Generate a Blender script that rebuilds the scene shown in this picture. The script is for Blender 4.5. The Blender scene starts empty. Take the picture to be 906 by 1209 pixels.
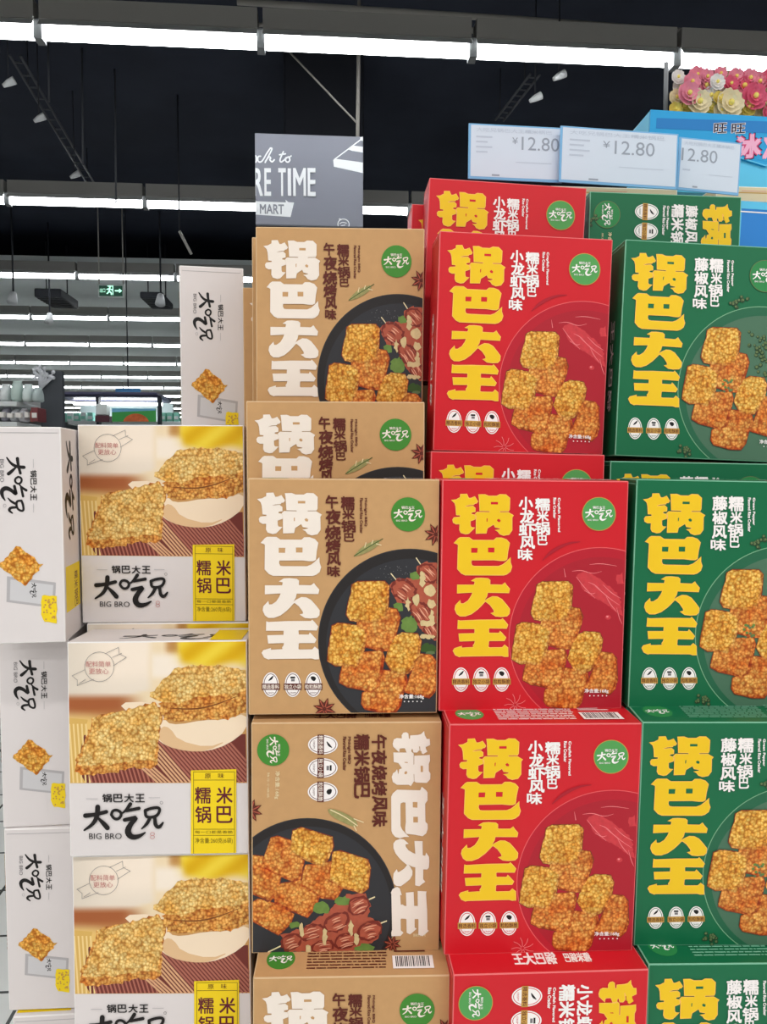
import bpy, bmesh, math, random
import numpy as np
from mathutils import Vector, Matrix
from mathutils.geometry import tessellate_polygon

C = bpy.context.scene.collection
R = math.radians
random.seed(4)

# ------------------------------------------------------------------ camera, light, exposure
EYE = Vector((0, 0, 1.6))
FPX, CX, CY = 930.0, 453.0, 604.5
cam_d = bpy.data.cameras.new('camera'); cam = bpy.data.objects.new('camera', cam_d); C.objects.link(cam)
cam.location = EYE; cam.rotation_euler = (R(90 - 3.3), 0, R(-4.7))
cam_d.sensor_fit = 'VERTICAL'; cam_d.sensor_height = 36; cam_d.lens = FPX / 1209 * 36
cam_d.clip_start = .05; cam_d.clip_end = 200
S = bpy.context.scene
S.camera = cam
S.view_settings.view_transform = 'Standard'; S.view_settings.look = 'None'
S.view_settings.gamma = 1; S.view_settings.use_curve_mapping = False
S.view_settings.exposure = 0.0
world = bpy.data.worlds.new('world'); S.world = world; world.use_nodes = True
world.node_tree.nodes['Background'].inputs[0].default_value = (.8, .85, .9, 1)
world.node_tree.nodes['Background'].inputs[1].default_value = .12

LAMP_Z, ROW0, DROW = 3.97, 4.6, 2.82
def area(y, w, power):                       # the tube rows above and behind the camera
    d = bpy.data.lights.new('tube_row', 'AREA'); d.shape = 'RECTANGLE'; d.size = w; d.size_y = .15
    d.energy = power; d.color = (1, .985, .96)
    o = bpy.data.objects.new('tube_row', d); C.objects.link(o); o.location = (0, y, LAMP_Z - .02)
ROWS = .57
area(ROW0 - DROW, 14, 170 * ROWS)
area(ROW0 - 2 * DROW, 14, 420 * ROWS)
area(ROW0 - 3 * DROW, 14, 420 * ROWS)
area(ROW0 - 4 * DROW, 14, 420 * ROWS)
TUBE = 16.0

def ray(px, py, Y):
    """the place at depth Y that the photo shows at a pixel"""
    a, p = R(-4.7), R(-3.3)
    f = Vector((-math.sin(a) * math.cos(p), math.cos(a) * math.cos(p), math.sin(p)))
    r = Vector((math.cos(a), math.sin(a), 0)); u = r.cross(f)
    d = f + r * ((px - CX) / FPX) + u * ((CY - py) / FPX)
    return EYE + d * (Y / d.y)
def ray_z(px, py, z):
    p = ray(px, py, 1.0) - EYE
    return EYE + p * ((z - EYE.z) / p.z)

# ------------------------------------------------------------------ materials
def lin(c):
    return tuple(((v / 255 / 12.92) if v / 255 <= .04045 else ((v / 255 + .055) / 1.055) ** 2.4) for v in c) + (1,)
MATS = {}
def mat(name, rgb, rough=.5, spec=.3, metal=0, noise=0, nscale=60, bump=0):
    if name in MATS: return MATS[name]
    m = bpy.data.materials.new(name); m.use_nodes = True
    nt = m.node_tree; b = nt.nodes['Principled BSDF']
    b.inputs['Base Color'].default_value = lin(rgb); b.inputs['Roughness'].default_value = rough
    b.inputs['Specular IOR Level'].default_value = spec; b.inputs['Metallic'].default_value = metal
    if noise or bump:
        tc = nt.nodes.new('ShaderNodeTexCoord'); n = nt.nodes.new('ShaderNodeTexNoise')
        n.inputs['Scale'].default_value = nscale; n.inputs['Detail'].default_value = 4
        nt.links.new(tc.outputs['Object'], n.inputs['Vector'])
        if noise:
            mx = nt.nodes.new('ShaderNodeMix'); mx.data_type = 'RGBA'
            c = lin(rgb)
            mx.inputs[6].default_value = tuple(v * (1 - noise) for v in c[:3]) + (1,)
            mx.inputs[7].default_value = tuple(min(1, v * (1 + noise)) for v in c[:3]) + (1,)
            nt.links.new(n.outputs['Fac'], mx.inputs[0]); nt.links.new(mx.outputs[2], b.inputs['Base Color'])
        if bump:
            bp = nt.nodes.new('ShaderNodeBump'); bp.inputs['Strength'].default_value = bump; bp.inputs['Distance'].default_value = .002
            nt.links.new(n.outputs['Fac'], bp.inputs['Height']); nt.links.new(bp.outputs['Normal'], b.inputs['Normal'])
    MATS[name] = m
    return m
def glow(name, rgb, strength):
    if name in MATS: return MATS[name]
    m = bpy.data.materials.new(name); m.use_nodes = True
    b = m.node_tree.nodes['Principled BSDF']
    b.inputs['Base Color'].default_value = lin(rgb)
    b.inputs['Emission Color'].default_value = lin(rgb); b.inputs['Emission Strength'].default_value = strength
    MATS[name] = m
    return m
def grains(name, dark, mid, light, scale=330, tint=None):
    """printed picture of puffed rice: bright grains with darker seams, uneven browning"""
    m = bpy.data.materials.new(name); m.use_nodes = True
    nt = m.node_tree; b = nt.nodes['Principled BSDF']; b.inputs['Roughness'].default_value = .5
    b.inputs['Specular IOR Level'].default_value = .25
    tc = nt.nodes.new('ShaderNodeTexCoord')
    nz = nt.nodes.new('ShaderNodeTexNoise'); nz.inputs['Scale'].default_value = 150; nz.inputs['Detail'].default_value = 2
    mp = nt.nodes.new('ShaderNodeVectorMath'); mp.operation = 'MULTIPLY_ADD'
    mp.inputs[1].default_value = (.004, .004, .004)
    nt.links.new(tc.outputs['Object'], nz.inputs['Vector']); nt.links.new(nz.outputs['Color'], mp.inputs[0]); nt.links.new(tc.outputs['Object'], mp.inputs[2])
    v = nt.nodes.new('ShaderNodeTexVoronoi'); v.inputs['Scale'].default_value = scale
    nt.links.new(mp.outputs[0], v.inputs['Vector'])
    r = nt.nodes.new('ShaderNodeValToRGB'); e = r.color_ramp.elements
    e[0].position = .1; e[0].color = lin(light); e[1].position = .8; e[1].color = lin(dark)
    k = e.new(.5); k.color = lin(mid)
    nt.links.new(v.outputs['Distance'], r.inputs['Fac'])
    n2 = nt.nodes.new('ShaderNodeTexNoise'); n2.inputs['Scale'].default_value = 55; n2.inputs['Detail'].default_value = 3
    nt.links.new(tc.outputs['Object'], n2.inputs['Vector'])
    r2 = nt.nodes.new('ShaderNodeValToRGB'); e = r2.color_ramp.elements
    e[0].position = .4; e[0].color = (1, 1, 1, 1); e[1].position = .68; e[1].color = lin(tint or (235, 190, 150))
    nt.links.new(n2.outputs['Fac'], r2.inputs['Fac'])
    mx = nt.nodes.new('ShaderNodeMix'); mx.data_type = 'RGBA'; mx.blend_type = 'MULTIPLY'; mx.inputs[0].default_value = 1
    nt.links.new(r.outputs['Color'], mx.inputs[6]); nt.links.new(r2.outputs['Color'], mx.inputs[7])
    sp = nt.nodes.new('ShaderNodeSeparateColor'); nt.links.new(v.outputs['Color'], sp.inputs[0])
    mr = nt.nodes.new('ShaderNodeMapRange'); mr.inputs[3].default_value = .72; mr.inputs[4].default_value = 1.12; nt.links.new(sp.outputs[0], mr.inputs[0])
    m3 = nt.nodes.new('ShaderNodeMix'); m3.data_type = 'RGBA'; m3.blend_type = 'MULTIPLY'; m3.inputs[0].default_value = 1
    nt.links.new(mx.outputs[2], m3.inputs[6]); nt.links.new(mr.outputs[0], m3.inputs[7])
    nt.links.new(m3.outputs[2], b.inputs['Base Color'])
    MATS[name] = m
    return m
def vcol(name, rough=.5):
    m = bpy.data.materials.new(name); m.use_nodes = True
    nt = m.node_tree; a = nt.nodes.new('ShaderNodeAttribute'); a.attribute_name = 'ink'
    b = nt.nodes['Principled BSDF']; b.inputs['Roughness'].default_value = rough; b.inputs['Specular IOR Level'].default_value = .25
    nt.links.new(a.outputs['Color'], b.inputs['Base Color'])
    MATS[name] = m
    return m

# ------------------------------------------------------------------ object helpers
def tag(o, label=None, cat=None, group=None, kind=None):
    if label: o['label'] = label
    if cat: o['category'] = cat
    if group: o['group'] = group
    if kind: o['kind'] = kind
    return o
def empty(name, loc=(0, 0, 0), rot=(0, 0, 0)):
    o = bpy.data.objects.new(name, None); C.objects.link(o); o.location = loc; o.rotation_euler = rot
    o.empty_display_size = .05
    return o
def link(name, me, parent=None):
    o = bpy.data.objects.new(name, me); C.objects.link(o)
    if parent: o.parent = parent
    return o
class MB:
    def __init__(s): s.v = []; s.f = []; s.m = []; s.ms = []; s.sm = []
    def mi(s, m):
        if m not in s.ms: s.ms.append(m)
        return s.ms.index(m)
    def add(s, vs, fs, m, smooth=False):
        o = len(s.v); s.v += [tuple(p) for p in vs]
        i = s.mi(m)
        for f in fs: s.f.append(tuple(o + k for k in f)); s.m.append(i); s.sm.append(smooth)
    def box(s, a, b, m, mtx=None):
        x0, y0, z0 = a; x1, y1, z1 = b
        vs = [Vector(p) for p in ((x0, y0, z0), (x1, y0, z0), (x1, y1, z0), (x0, y1, z0), (x0, y0, z1), (x1, y0, z1), (x1, y1, z1), (x0, y1, z1))]
        if mtx: vs = [mtx @ p for p in vs]
        s.add(vs, [(0, 3, 2, 1), (4, 5, 6, 7), (0, 1, 5, 4), (1, 2, 6, 5), (2, 3, 7, 6), (3, 0, 4, 7)], m)
    def bevel_box(s, a, b, r, m, medge=None):
        bm = bmesh.new()
        bmesh.ops.create_cube(bm, size=1)
        c = [(p + q) / 2 for p, q in zip(a, b)]; d = [q - p for p, q in zip(a, b)]
        for v in bm.verts: v.co = Vector((c[i] + v.co[i] * d[i] for i in range(3)))
        res = bmesh.ops.bevel(bm, geom=list(bm.edges), offset=r, segments=2, affect='EDGES', profile=.6)
        ed = set(res['faces'])
        bm.verts.index_update()
        vs = [v.co.copy() for v in bm.verts]
        for f in bm.faces:
            pass
        s.add(vs, [tuple(v.index for v in f.verts) for f in bm.faces if f not in ed], m)
        o = len(s.v) - len(vs); i = s.mi(medge or m)
        for f in bm.faces:
            if f in ed: s.f.append(tuple(o + v.index for v in f.verts)); s.m.append(i); s.sm.append(True)
        bm.free()
    def tube(s, pts, r, m, n=8, caps=True):
        pts = [Vector(p) for p in pts]; rs = r if isinstance(r, (list, tuple)) else [r] * len(pts)
        rings = []
        for i, p in enumerate(pts):
            t = (pts[min(i + 1, len(pts) - 1)] - pts[max(i - 1, 0)]).normalized()
            a = t.orthogonal().normalized() if i == 0 else (a - t * a.dot(t)).normalized()
            b = t.cross(a)
            rings.append([p + (a * math.cos(2 * math.pi * k / n) + b * math.sin(2 * math.pi * k / n)) * rs[i] for k in range(n)])
        vs = [q for g in rings for q in g]
        fs = [(i * n + k, i * n + (k + 1) % n, (i + 1) * n + (k + 1) % n, (i + 1) * n + k) for i in range(len(pts) - 1) for k in range(n)]
        if caps: fs += [tuple(range(n - 1, -1, -1)), tuple((len(pts) - 1) * n + k for k in range(n))]
        s.add(vs, fs, m, True)
    def ball(s, c, r, m, nu=10, nv=6, jit=0):
        c = Vector(c); rr = r if isinstance(r, (tuple, list)) else (r, r, r)
        vs = [c + Vector((0, 0, -rr[2]))]
        for j in range(1, nv):
            t = -math.pi / 2 + math.pi * j / nv
            for i in range(nu):
                k = 1 + random.uniform(-jit, jit)
                a = 2 * math.pi * i / nu
                vs.append(c + Vector((rr[0] * k * math.cos(t) * math.cos(a), rr[1] * k * math.cos(t) * math.sin(a), rr[2] * k * math.sin(t))))
        vs.append(c + Vector((0, 0, rr[2])))
        fs = [(0, 1 + (i + 1) % nu, 1 + i) for i in range(nu)]
        for j in range(nv - 2):
            for i in range(nu):
                a, b = 1 + j * nu + i, 1 + j * nu + (i + 1) % nu
                fs.append((a, b, b + nu, a + nu))
        l = len(vs) - 1
        fs += [(1 + (nv - 2) * nu + i, 1 + (nv - 2) * nu + (i + 1) % nu, l) for i in range(nu)]
        s.add(vs, fs, m, True)
    def mesh(s, name):
        me = bpy.data.meshes.new(name); me.from_pydata(s.v, [], s.f)
        for m in s.ms: me.materials.append(m)
        me.polygons.foreach_set('material_index', s.m); me.polygons.foreach_set('use_smooth', s.sm); me.update()
        return me
    def build(s, name, parent=None): return link(name, s.mesh(name), parent)
def dup(root, loc, rot, scale=(1, 1, 1)):
    r = root.copy(); C.objects.link(r); r.location = loc; r.rotation_euler = rot; r.scale = scale
    for ch in list(root.children):
        c = ch.copy(); C.objects.link(c); c.parent = r
        for g in ch.children:
            d = g.copy(); C.objects.link(d); d.parent = c
    return r

# ------------------------------------------------------------------ flat printed artwork
GL = {}
def glyphs(s, bold):
    """outline of a line of type as triangles in a unit box"""
    k = (s, bold)
    if k not in GL:
        cu = bpy.data.curves.new('type', 'FONT'); cu.body = s; cu.size = 1; cu.offset = bold; cu.resolution_u = 3; cu.fill_mode = 'FRONT'
        ob = bpy.data.objects.new('type', cu); C.objects.link(ob)
        dg = bpy.context.evaluated_depsgraph_get(); me = bpy.data.meshes.new_from_object(ob.evaluated_get(dg))
        me.calc_loop_triangles()
        vs = np.array([v.co[:2] for v in me.vertices]) if len(me.vertices) else np.zeros((1, 2))
        fs = [tuple(t.vertices) for t in me.loop_triangles]
        lo, hi = vs.min(0), vs.max(0); vs = (vs - lo) / np.maximum(hi - lo, 1e-6)
        GL[k] = (vs.tolist(), fs)
        bpy.data.objects.remove(ob); bpy.data.curves.remove(cu); bpy.data.meshes.remove(me)
    return GL[k]
def smooth(pts, n=1, closed=True):
    for _ in range(n):
        q = []
        N = len(pts)
        for i in range(N if closed else N - 1):
            a, b = pts[i], pts[(i + 1) % N]
            q += [(a[0] * .75 + b[0] * .25, a[1] * .75 + b[1] * .25), (a[0] * .25 + b[0] * .75, a[1] * .25 + b[1] * .75)]
        pts = q if closed else [pts[0]] + q + [pts[-1]]
    return pts
def bumpy(pts, step, amp, seed):
    rnd = random.Random(seed); q = []
    for i, a in enumerate(pts):
        b = pts[(i + 1) % len(pts)]; L = math.dist(a, b); n = max(1, int(L / step))
        for k in range(n):
            t = k / n
            q.append((a[0] + (b[0] - a[0]) * t + rnd.uniform(-amp, amp), a[1] + (b[1] - a[1]) * t + rnd.uniform(-amp, amp)))
    return q
def oval(cx, cy, rx, ry=None, n=36, a0=0, a1=360):
    ry = ry or rx
    return [(cx + rx * math.cos(R(a0 + (a1 - a0) * i / n)), cy + ry * math.sin(R(a0 + (a1 - a0) * i / n))) for i in range(n + (abs(a1 - a0) < 359))]
def offset(pts, d):
    n = len(pts); A = sum(pts[i][0] * pts[(i + 1) % n][1] - pts[(i + 1) % n][0] * pts[i][1] for i in range(n))
    sg = 1 if A > 0 else -1; out = []
    for i in range(n):
        a, b, c = pts[i - 1], pts[i], pts[(i + 1) % n]
        u = Vector((b[0] - a[0], b[1] - a[1])); w = Vector((c[0] - b[0], c[1] - b[1]))
        if u.length < 1e-6 or w.length < 1e-6: out.append(b); continue
        u.normalize(); w.normalize()
        nn = Vector((u.y + w.y, -(u.x + w.x)))
        if nn.length < .4: out.append(b); continue
        nn.normalize(); out.append((b[0] + sg * d * nn.x, b[1] + sg * d * nn.y))
    return out
class Face:
    """one flat face of a carton: maps traced photo coordinates of a reference face to metres on the face"""
    def __init__(s, corners, W, H):
        s.W, s.H = W, H
        A = []; B = []
        for (x, y), (u, v) in zip(corners, ((0, H), (W, H), (W, 0), (0, 0))):
            A += [[x, y, 1, 0, 0, 0, -u * x, -u * y], [0, 0, 0, x, y, 1, -v * x, -v * y]]; B += [u, v]
        h = np.linalg.solve(np.array(A, float), np.array(B, float)); s.h = h.tolist() + [1]
    def __call__(s, p):
        h = s.h; w = h[6] * p[0] + h[7] * p[1] + 1
        return ((h[0] * p[0] + h[1] * p[1] + h[2]) / w, (h[3] * p[0] + h[4] * p[1] + h[5]) / w)
class Art:
    STEP = 6e-6
    def __init__(s, W, H, place, base=2e-4):
        s.W, s.H, s.place, s.lay = W, H, place, base; s.mb = MB(); s.map = None; s.cr = (0, 0, 1); s.dx = (0, 0); s.cols = {}
    def src(s, face, x0=0, y0=0, sc=1): s.map = face; s.cr = (x0, y0, sc); return s
    def T(s, p):
        x0, y0, sc = s.cr
        q = (x0 + p[0] / sc + s.dx[0], y0 + p[1] / sc + s.dx[1])
        return s.map(q) if s.map else q
    def tris(s, vs, fs, m):
        """clip to the face, then lift into place one hair above what is printed already"""
        s.lay += s.STEP
        W, H = s.W - 1.2e-3, s.H - 1.2e-3
        lo = 1.2e-3
        if all(lo <= v[0] <= W and lo <= v[1] <= H for v in vs):
            s.mb.add([s.place(v[0], v[1], s.lay) for v in vs], fs, m); return
        for f in fs:
            p = [vs[k] for k in f]
            for ax, lim, sg in ((0, lo, 1), (0, W, -1), (1, lo, 1), (1, H, -1)):
                q = []
                for i in range(len(p)):
                    a, b = p[i - 1], p[i]; da, db = sg * (a[ax] - lim), sg * (b[ax] - lim)
                    if (da >= 0) != (db >= 0):
                        t = da / (da - db); q.append((a[0] + (b[0] - a[0]) * t, a[1] + (b[1] - a[1]) * t))
                    if db >= 0: q.append(b)
                p = q
                if not p: break
            if len(p) >= 3: s.mb.add([s.place(v[0], v[1], s.lay) for v in p], [tuple(range(len(p)))], m)
    def poly(s, pts, m, holes=()):
        loops = [[s.T(p) for p in pts]] + [[s.T(p) for p in h] for h in holes]
        t = tessellate_polygon([[Vector((a, b, 0)) for a, b in l] for l in loops])
        vs = [p for l in loops for p in l]
        out = []
        for f in t:
            a, b, c = (vs[k] for k in f)
            cr = (b[0] - a[0]) * (c[1] - a[1]) - (b[1] - a[1]) * (c[0] - a[0])
            out.append(f if cr > 0 else f[::-1])
        s.tris(vs, out, m)
    def rect(s, x0, y0, x1, y1, m): s.poly([(x0, y0), (x1, y0), (x1, y1), (x0, y1)], m)
    def ring(s, cx, cy, rx, ry, w, m, n=40): s.poly(oval(cx, cy, rx, ry, n), m, [oval(cx, cy, rx - w, ry - w, n)])
    def stroke(s, pts, w, m, it=2, caps=True):
        ws = w if isinstance(w, (list, tuple)) else [w] * len(pts)
        P = [(p[0], p[1], k) for p, k in zip(pts, ws)]
        for _ in range(it if len(P) > 2 else 0):
            q = [P[0]]
            for a, b in zip(P, P[1:]): q += [tuple(a[i] * .75 + b[i] * .25 for i in range(3)), tuple(a[i] * .25 + b[i] * .75 for i in range(3))]
            P = q + [P[-1]]
        L = []; Rr = []
        for i, p in enumerate(P):
            a, b = P[max(i - 1, 0)], P[min(i + 1, len(P) - 1)]
            d = Vector((b[0] - a[0], b[1] - a[1]))
            if d.length < 1e-9: d = Vector((1, 0))
            d.normalize()
            L.append((p[0] - d.y * p[2] / 2, p[1] + d.x * p[2] / 2)); Rr.append((p[0] + d.y * p[2] / 2, p[1] - d.x * p[2] / 2))
        vs = []; fs = []
        for l, r in zip(L, Rr): vs += [s.T(l), s.T(r)]
        for i in range(len(P) - 1): fs.append((2 * i, 2 * i + 1, 2 * i + 3, 2 * i + 2))
        a, b, c = (vs[k] for k in fs[0][:3])
        if (b[0] - a[0]) * (c[1] - a[1]) - (b[1] - a[1]) * (c[0] - a[0]) < 0: fs = [f[::-1] for f in fs]
        s.tris(vs, fs, m)
        for e in (P[0], P[-1]) if caps else (): s.lay -= s.STEP * .3; s.poly(oval(e[0], e[1], e[2] / 2, n=10), m)
    def text(s, t, x0, y0, x1, y1, m, turn=0, bold=.0):
        vs, fs = glyphs(t, 0)
        if turn == 0: q = [(x0 + a * (x1 - x0), y1 + b * (y0 - y1)) for a, b in vs]
        elif turn == 90: q = [(x0 + b * (x1 - x0), y0 + a * (y1 - y0)) for a, b in vs]
        elif turn == 180: q = [(x1 + a * (x0 - x1), y0 + b * (y1 - y0)) for a, b in vs]
        d = bold * .55 * min(abs(x1 - x0) if turn != 90 else abs(y1 - y0), abs(y1 - y0) if turn != 90 else abs(x1 - x0))
        for ex, ey in ([(d, d), (-d, d), (d, -d), (-d, -d)] if d > 0 else [(0, 0)]): s.tris([s.T((p[0] + ex, p[1] + ey)) for p in q], fs, m)
    def glyph_column(s, boxes, m, turn=0, bold=.03):
        for ch, b in boxes: s.text(ch, *b, m, turn, bold)
    def grid(s, nu, nv, x0, y0, x1, y1, fn, m):
        """a blurred printed picture: ink colour per grid point, fn in traced coordinates"""
        s.lay += s.STEP
        o = len(s.mb.v); vs = []
        for j in range(nv + 1):
            for i in range(nu + 1):
                p = (x0 + (x1 - x0) * i / nu, y0 + (y1 - y0) * j / nv); s.cols[o + len(vs)] = lin(fn(*p))
                a = s.T(p); vs.append(s.place(min(max(a[0], 1.2e-3), s.W - 1.2e-3), min(max(a[1], 1.2e-3), s.H - 1.2e-3), s.lay))
        s.mb.add(vs, [(j * (nu + 1) + i, (j + 1) * (nu + 1) + i, (j + 1) * (nu + 1) + i + 1, j * (nu + 1) + i + 1) for j in range(nv) for i in range(nu)], m)
    def build(s, name, parent=None):
        me = s.mb.mesh(name)
        if s.cols:
            at = me.color_attributes.new('ink', 'FLOAT_COLOR', 'POINT')
            for k, c in s.cols.items(): at.data[k].color = c
        return link(name, me, parent)

# ------------------------------------------------------------------ ink and board colours
M = dict(
    kraft=mat('kraft_board', (196, 153, 105), .62, .2, noise=.08, nscale=90), kraft_edge=mat('kraft_edge', (214, 182, 142), .6, .2),
    red=mat('red_board', (206, 28, 40), .42, .3), red_edge=mat('red_edge', (226, 110, 112), .6, .2),
    green=mat('green_board', (16, 104, 66), .42, .3), green_edge=mat('green_edge', (120, 180, 150), .6, .2),
    white=mat('white_board', (220, 213, 212), .5, .3), white_edge=mat('white_edge', (236, 232, 230), .5, .3),
    cream=mat('ink_cream', (240, 228, 216)), yellow=mat('ink_yellow', (240, 196, 28)), peach=mat('ink_peach', (250, 190, 96)),
    black=mat('ink_black', (24, 20, 20)), brown=mat('ink_brown', (92, 34, 24)), maroon=mat('ink_maroon', (96, 20, 40)), paper=mat('ink_white', (246, 240, 238)),
    roundel=mat('ink_leaf_green', (66, 136, 48)), roundel2=mat('ink_mid_green', (84, 158, 84)), roundel3=mat('ink_deep_green', (44, 132, 72)), gold=mat('ink_gold', (196, 150, 70)),
    plate=mat('ink_plate_black', (38, 34, 34)), plate_in=mat('ink_plate_inner', (48, 48, 52)),
    rplate=mat('ink_plate_red', (184, 26, 44)), rplate_in=mat('ink_plate_red_inner', (172, 28, 44)), rline=mat('ink_plate_red_rim', (226, 92, 96)),
    gplate=mat('ink_plate_green', (36, 100, 70)), gplate_in=mat('ink_plate_green_inner', (74, 112, 88)), gline=mat('ink_plate_green_rim', (120, 172, 134)),
    meat=mat('ink_meat', (172, 84, 62), noise=.3, nscale=160), meat_l=mat('ink_meat_highlight', (226, 164, 134)), meat_d=mat('ink_meat_dark', (120, 44, 34)),
    onion=mat('ink_onion', (214, 190, 140), noise=.2, nscale=200), leaf=mat('ink_leaf', (104, 134, 62), noise=.3, nscale=150), leaf_d=mat('ink_leaf_dark', (56, 84, 34)),
    pod=mat('ink_pod', (152, 146, 92), noise=.35, nscale=250), stick=mat('ink_stick', (232, 214, 170)),
    corn=mat('ink_peppercorn', (96, 116, 74)), corn_d=mat('ink_peppercorn_dark', (40, 66, 42)), pink=mat('ink_pink', (236, 130, 134)), cray=mat('ink_crayfish', (202, 58, 66), noise=.3, nscale=180),
    label=mat('ink_label_yellow', (240, 208, 24)), line=mat('ink_olive', (120, 100, 20)), grey=mat('ink_grey', (178, 174, 176)), lgrey=mat('ink_light_grey', (204, 202, 204)), dgrey=mat('ink_dark_grey', (120, 116, 118)),
    stampred=mat('ink_stamp', (190, 120, 116)),
    bowl=mat('ink_bowl', (240, 218, 190)), bowl_d=mat('ink_bowl_lower', (222, 184, 140)),
    grain=grains('ink_rice_yellow', (182, 112, 30), (230, 174, 72), (250, 218, 126), 340, (240, 200, 150)),
    grain_o=grains('ink_rice_orange', (180, 98, 38), (224, 150, 68), (246, 200, 112), 340, (234, 170, 124)),
    grain_f=grains('ink_rice_front', (186, 136, 66), (230, 192, 114), (250, 228, 164), 340, (246, 214, 160)),
    grain_b=grains('ink_rice_brown', (160, 92, 34), (218, 158, 76), (242, 198, 116), 340, (238, 190, 140)),
    grain_e=grains('ink_rice_edge', (150, 66, 24), (204, 112, 44), (232, 160, 80), 340, (226, 140, 100)), gap_shade=mat('ink_gap_shade', (128, 50, 28)),
    ink=vcol('ink_picture'),
)
T_ = [('TL', 0)]
RED_C = [(523, 566.8), (742.9, 567), (733.5, 837.5), (518.2, 839.4)]
TAN_C = [(293.5, 565), (519.5, 564.5), (515, 839.5), (294, 841)]
GRN_C = [(752.6, 566.2), (973, 569), (959, 839), (741, 834.5)]
TAN_D = [(295.2, 856.2), (522.8, 854.8), (516, 1123), (299.9, 1126.6)]
WHT_2 = [(79.5, 756.5), (291.4, 754.8), (294, 1004), (82.8, 1008)]
END_2 = [(0, 746), (79, 745), (82, 970), (6, 973)]
BW, BH, BD = .188, .232, .055
WW, WH, WD = .178, .213, .074

# brush-cut title characters (traced outlines; crop origin 530,580 and 530,675 at 11.325 px per photo px)
G1 = [(160,48),(240,45),(265,100),(300,100),(345,78),(385,140),(370,160),(340,165),(335,180),(265,185),(215,205),(225,215),(320,205),(350,230),(350,275),(300,285),(300,312),(340,320),(352,345),(350,375),(285,400),(285,465),(300,490),(345,490),(320,510),(265,565),(225,572),(165,555),(148,520),(150,440),(100,440),(65,420),(58,385),(75,360),(155,350),(155,322),(105,318),(100,210),(85,160),(40,125),(100,122),(130,105),(158,90)]
G2 = [(400,50),(480,50),(530,70),(640,70),(680,48),(760,50),(810,95),(805,240),(795,262),(680,265),(676,286),(790,286),(858,325),(838,350),(838,520),(800,575),(730,588),(680,570),(655,535),(610,520),(685,515),(690,495),(620,480),(600,440),(510,495),(497,560),(365,565),(370,340),(355,310),(380,286),(550,286),(545,264),(415,262),(410,100)]
G2H = [[(560,145),(655,145),(655,178),(560,178)], [(503,368),(518,362),(514,408),(503,412)], [(640,385),(665,370),(690,390),(682,415),(652,410)]]
G3 = [(75,695),(130,640),(155,625),(270,625),(320,660),(600,660),(635,628),(700,628),(765,650),(805,695),(795,740),(782,800),(770,910),(740,925),(690,925),(600,915),(300,920),(292,960),(310,1000),(350,1008),(660,1008),(720,985),(770,945),(820,888),(815,950),(835,1010),(815,1070),(770,1105),(730,1118),(220,1118),(170,1095),(120,1040),(130,720),(115,705)]
G3H = [[(300,760),(385,760),(380,825),(298,825)], [(522,755),(608,755),(606,820),(522,820)]]
G4 = [(300,122),(360,92),(430,88),(520,95),(545,115),(545,175),(710,180),(745,150),(765,185),(805,230),(795,280),(515,275),(500,330),(470,390),(520,365),(580,335),(640,338),(700,370),(760,440),(805,500),(800,560),(770,590),(690,597),(620,590),(560,555),(605,545),(600,510),(550,440),(500,400),(480,396),(430,450),(380,500),(300,560),(220,590),(150,590),(110,560),(85,500),(95,450),(150,385),(155,430),(200,430),(260,390),(300,330),(320,275),(115,285),(118,180),(340,180),(350,130)]
G5 = [(125,650),(150,660),(400,648),(700,645),(712,628),(740,660),(780,710),(765,755),(540,750),(525,760),(530,820),(670,822),(680,795),(700,820),(755,880),(735,918),(540,918),(525,930),(520,1005),(540,1018),(710,1015),(740,980),(780,1015),(785,1130),(740,1130),(700,1118),(160,1125),(140,1132),(90,1110),(60,1055),(80,1025),(170,995),(165,1018),(330,1010),(325,985),(345,960),(350,920),(145,925),(135,830),(345,825),(348,760),(120,760)]
CHARS = [[(G1, []), (G2, G2H)], [(G3, G3H)], [(G4, [])], [(G5, [])]]
ORG = [580, 580, 675, 675]
def title(a, edge, fill, landscape=False):
    for k, parts in enumerate(CHARS):
        fr = Face(RED_C, a.W, a.H)
        if landscape:      # each character turned a quarter clockwise, reading downwards along the right edge
            bx = [(665, 133, 826, 367), (662, 375, 812, 590), (668, 598, 816, 792), (658, 800, 810, 1000)][k]
            allp = [p for g, _ in parts for p in g]
            x0, x1 = min(p[0] for p in allp), max(p[0] for p in allp); y0, y1 = min(p[1] for p in allp), max(p[1] for p in allp)
            a.src(Face(TAN_D, a.W, a.H), 280, 830, 3.624)
            f = lambda p: (bx[2] - (p[1] - y0) / (y1 - y0) * (bx[2] - bx[0]), bx[1] + (p[0] - x0) / (x1 - x0) * (bx[3] - bx[1]))
            d = 3
        else:
            a.src(fr, 530, ORG[k], 11.325); f = lambda p: p; d = 9; a.dx = (getattr(a, 'nudge', 0), 0)
        for g, hs in parts: a.poly(offset([f(p) for p in g], d), edge)
        for g, hs in parts:
            a.poly([f(p) for p in g], fill)
            for h in hs: a.poly([f(p) for p in h], a.board)
LOGO = [([(50,195),(100,190),(160,175)], [24,20,20]), ([(115,150),(112,200),(90,240),(45,270)], [26,24,20,10]), ([(120,210),(145,235),(165,258)], [14,24,26]),
        ([(285,135),(265,165),(240,185)], [20,16,8]), ([(265,170),(330,157)], [16,18]),
        ([(255,217),(300,208),(318,205),(285,240),(268,278),(290,308),(330,303),(362,283)], [20,22,24,26,34,30,22,8]),
        ([(385,212),(370,240),(345,262)], [18,18,8]), ([(412,208),(415,245),(435,258),(455,232)], [18,20,20,10])]
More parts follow.
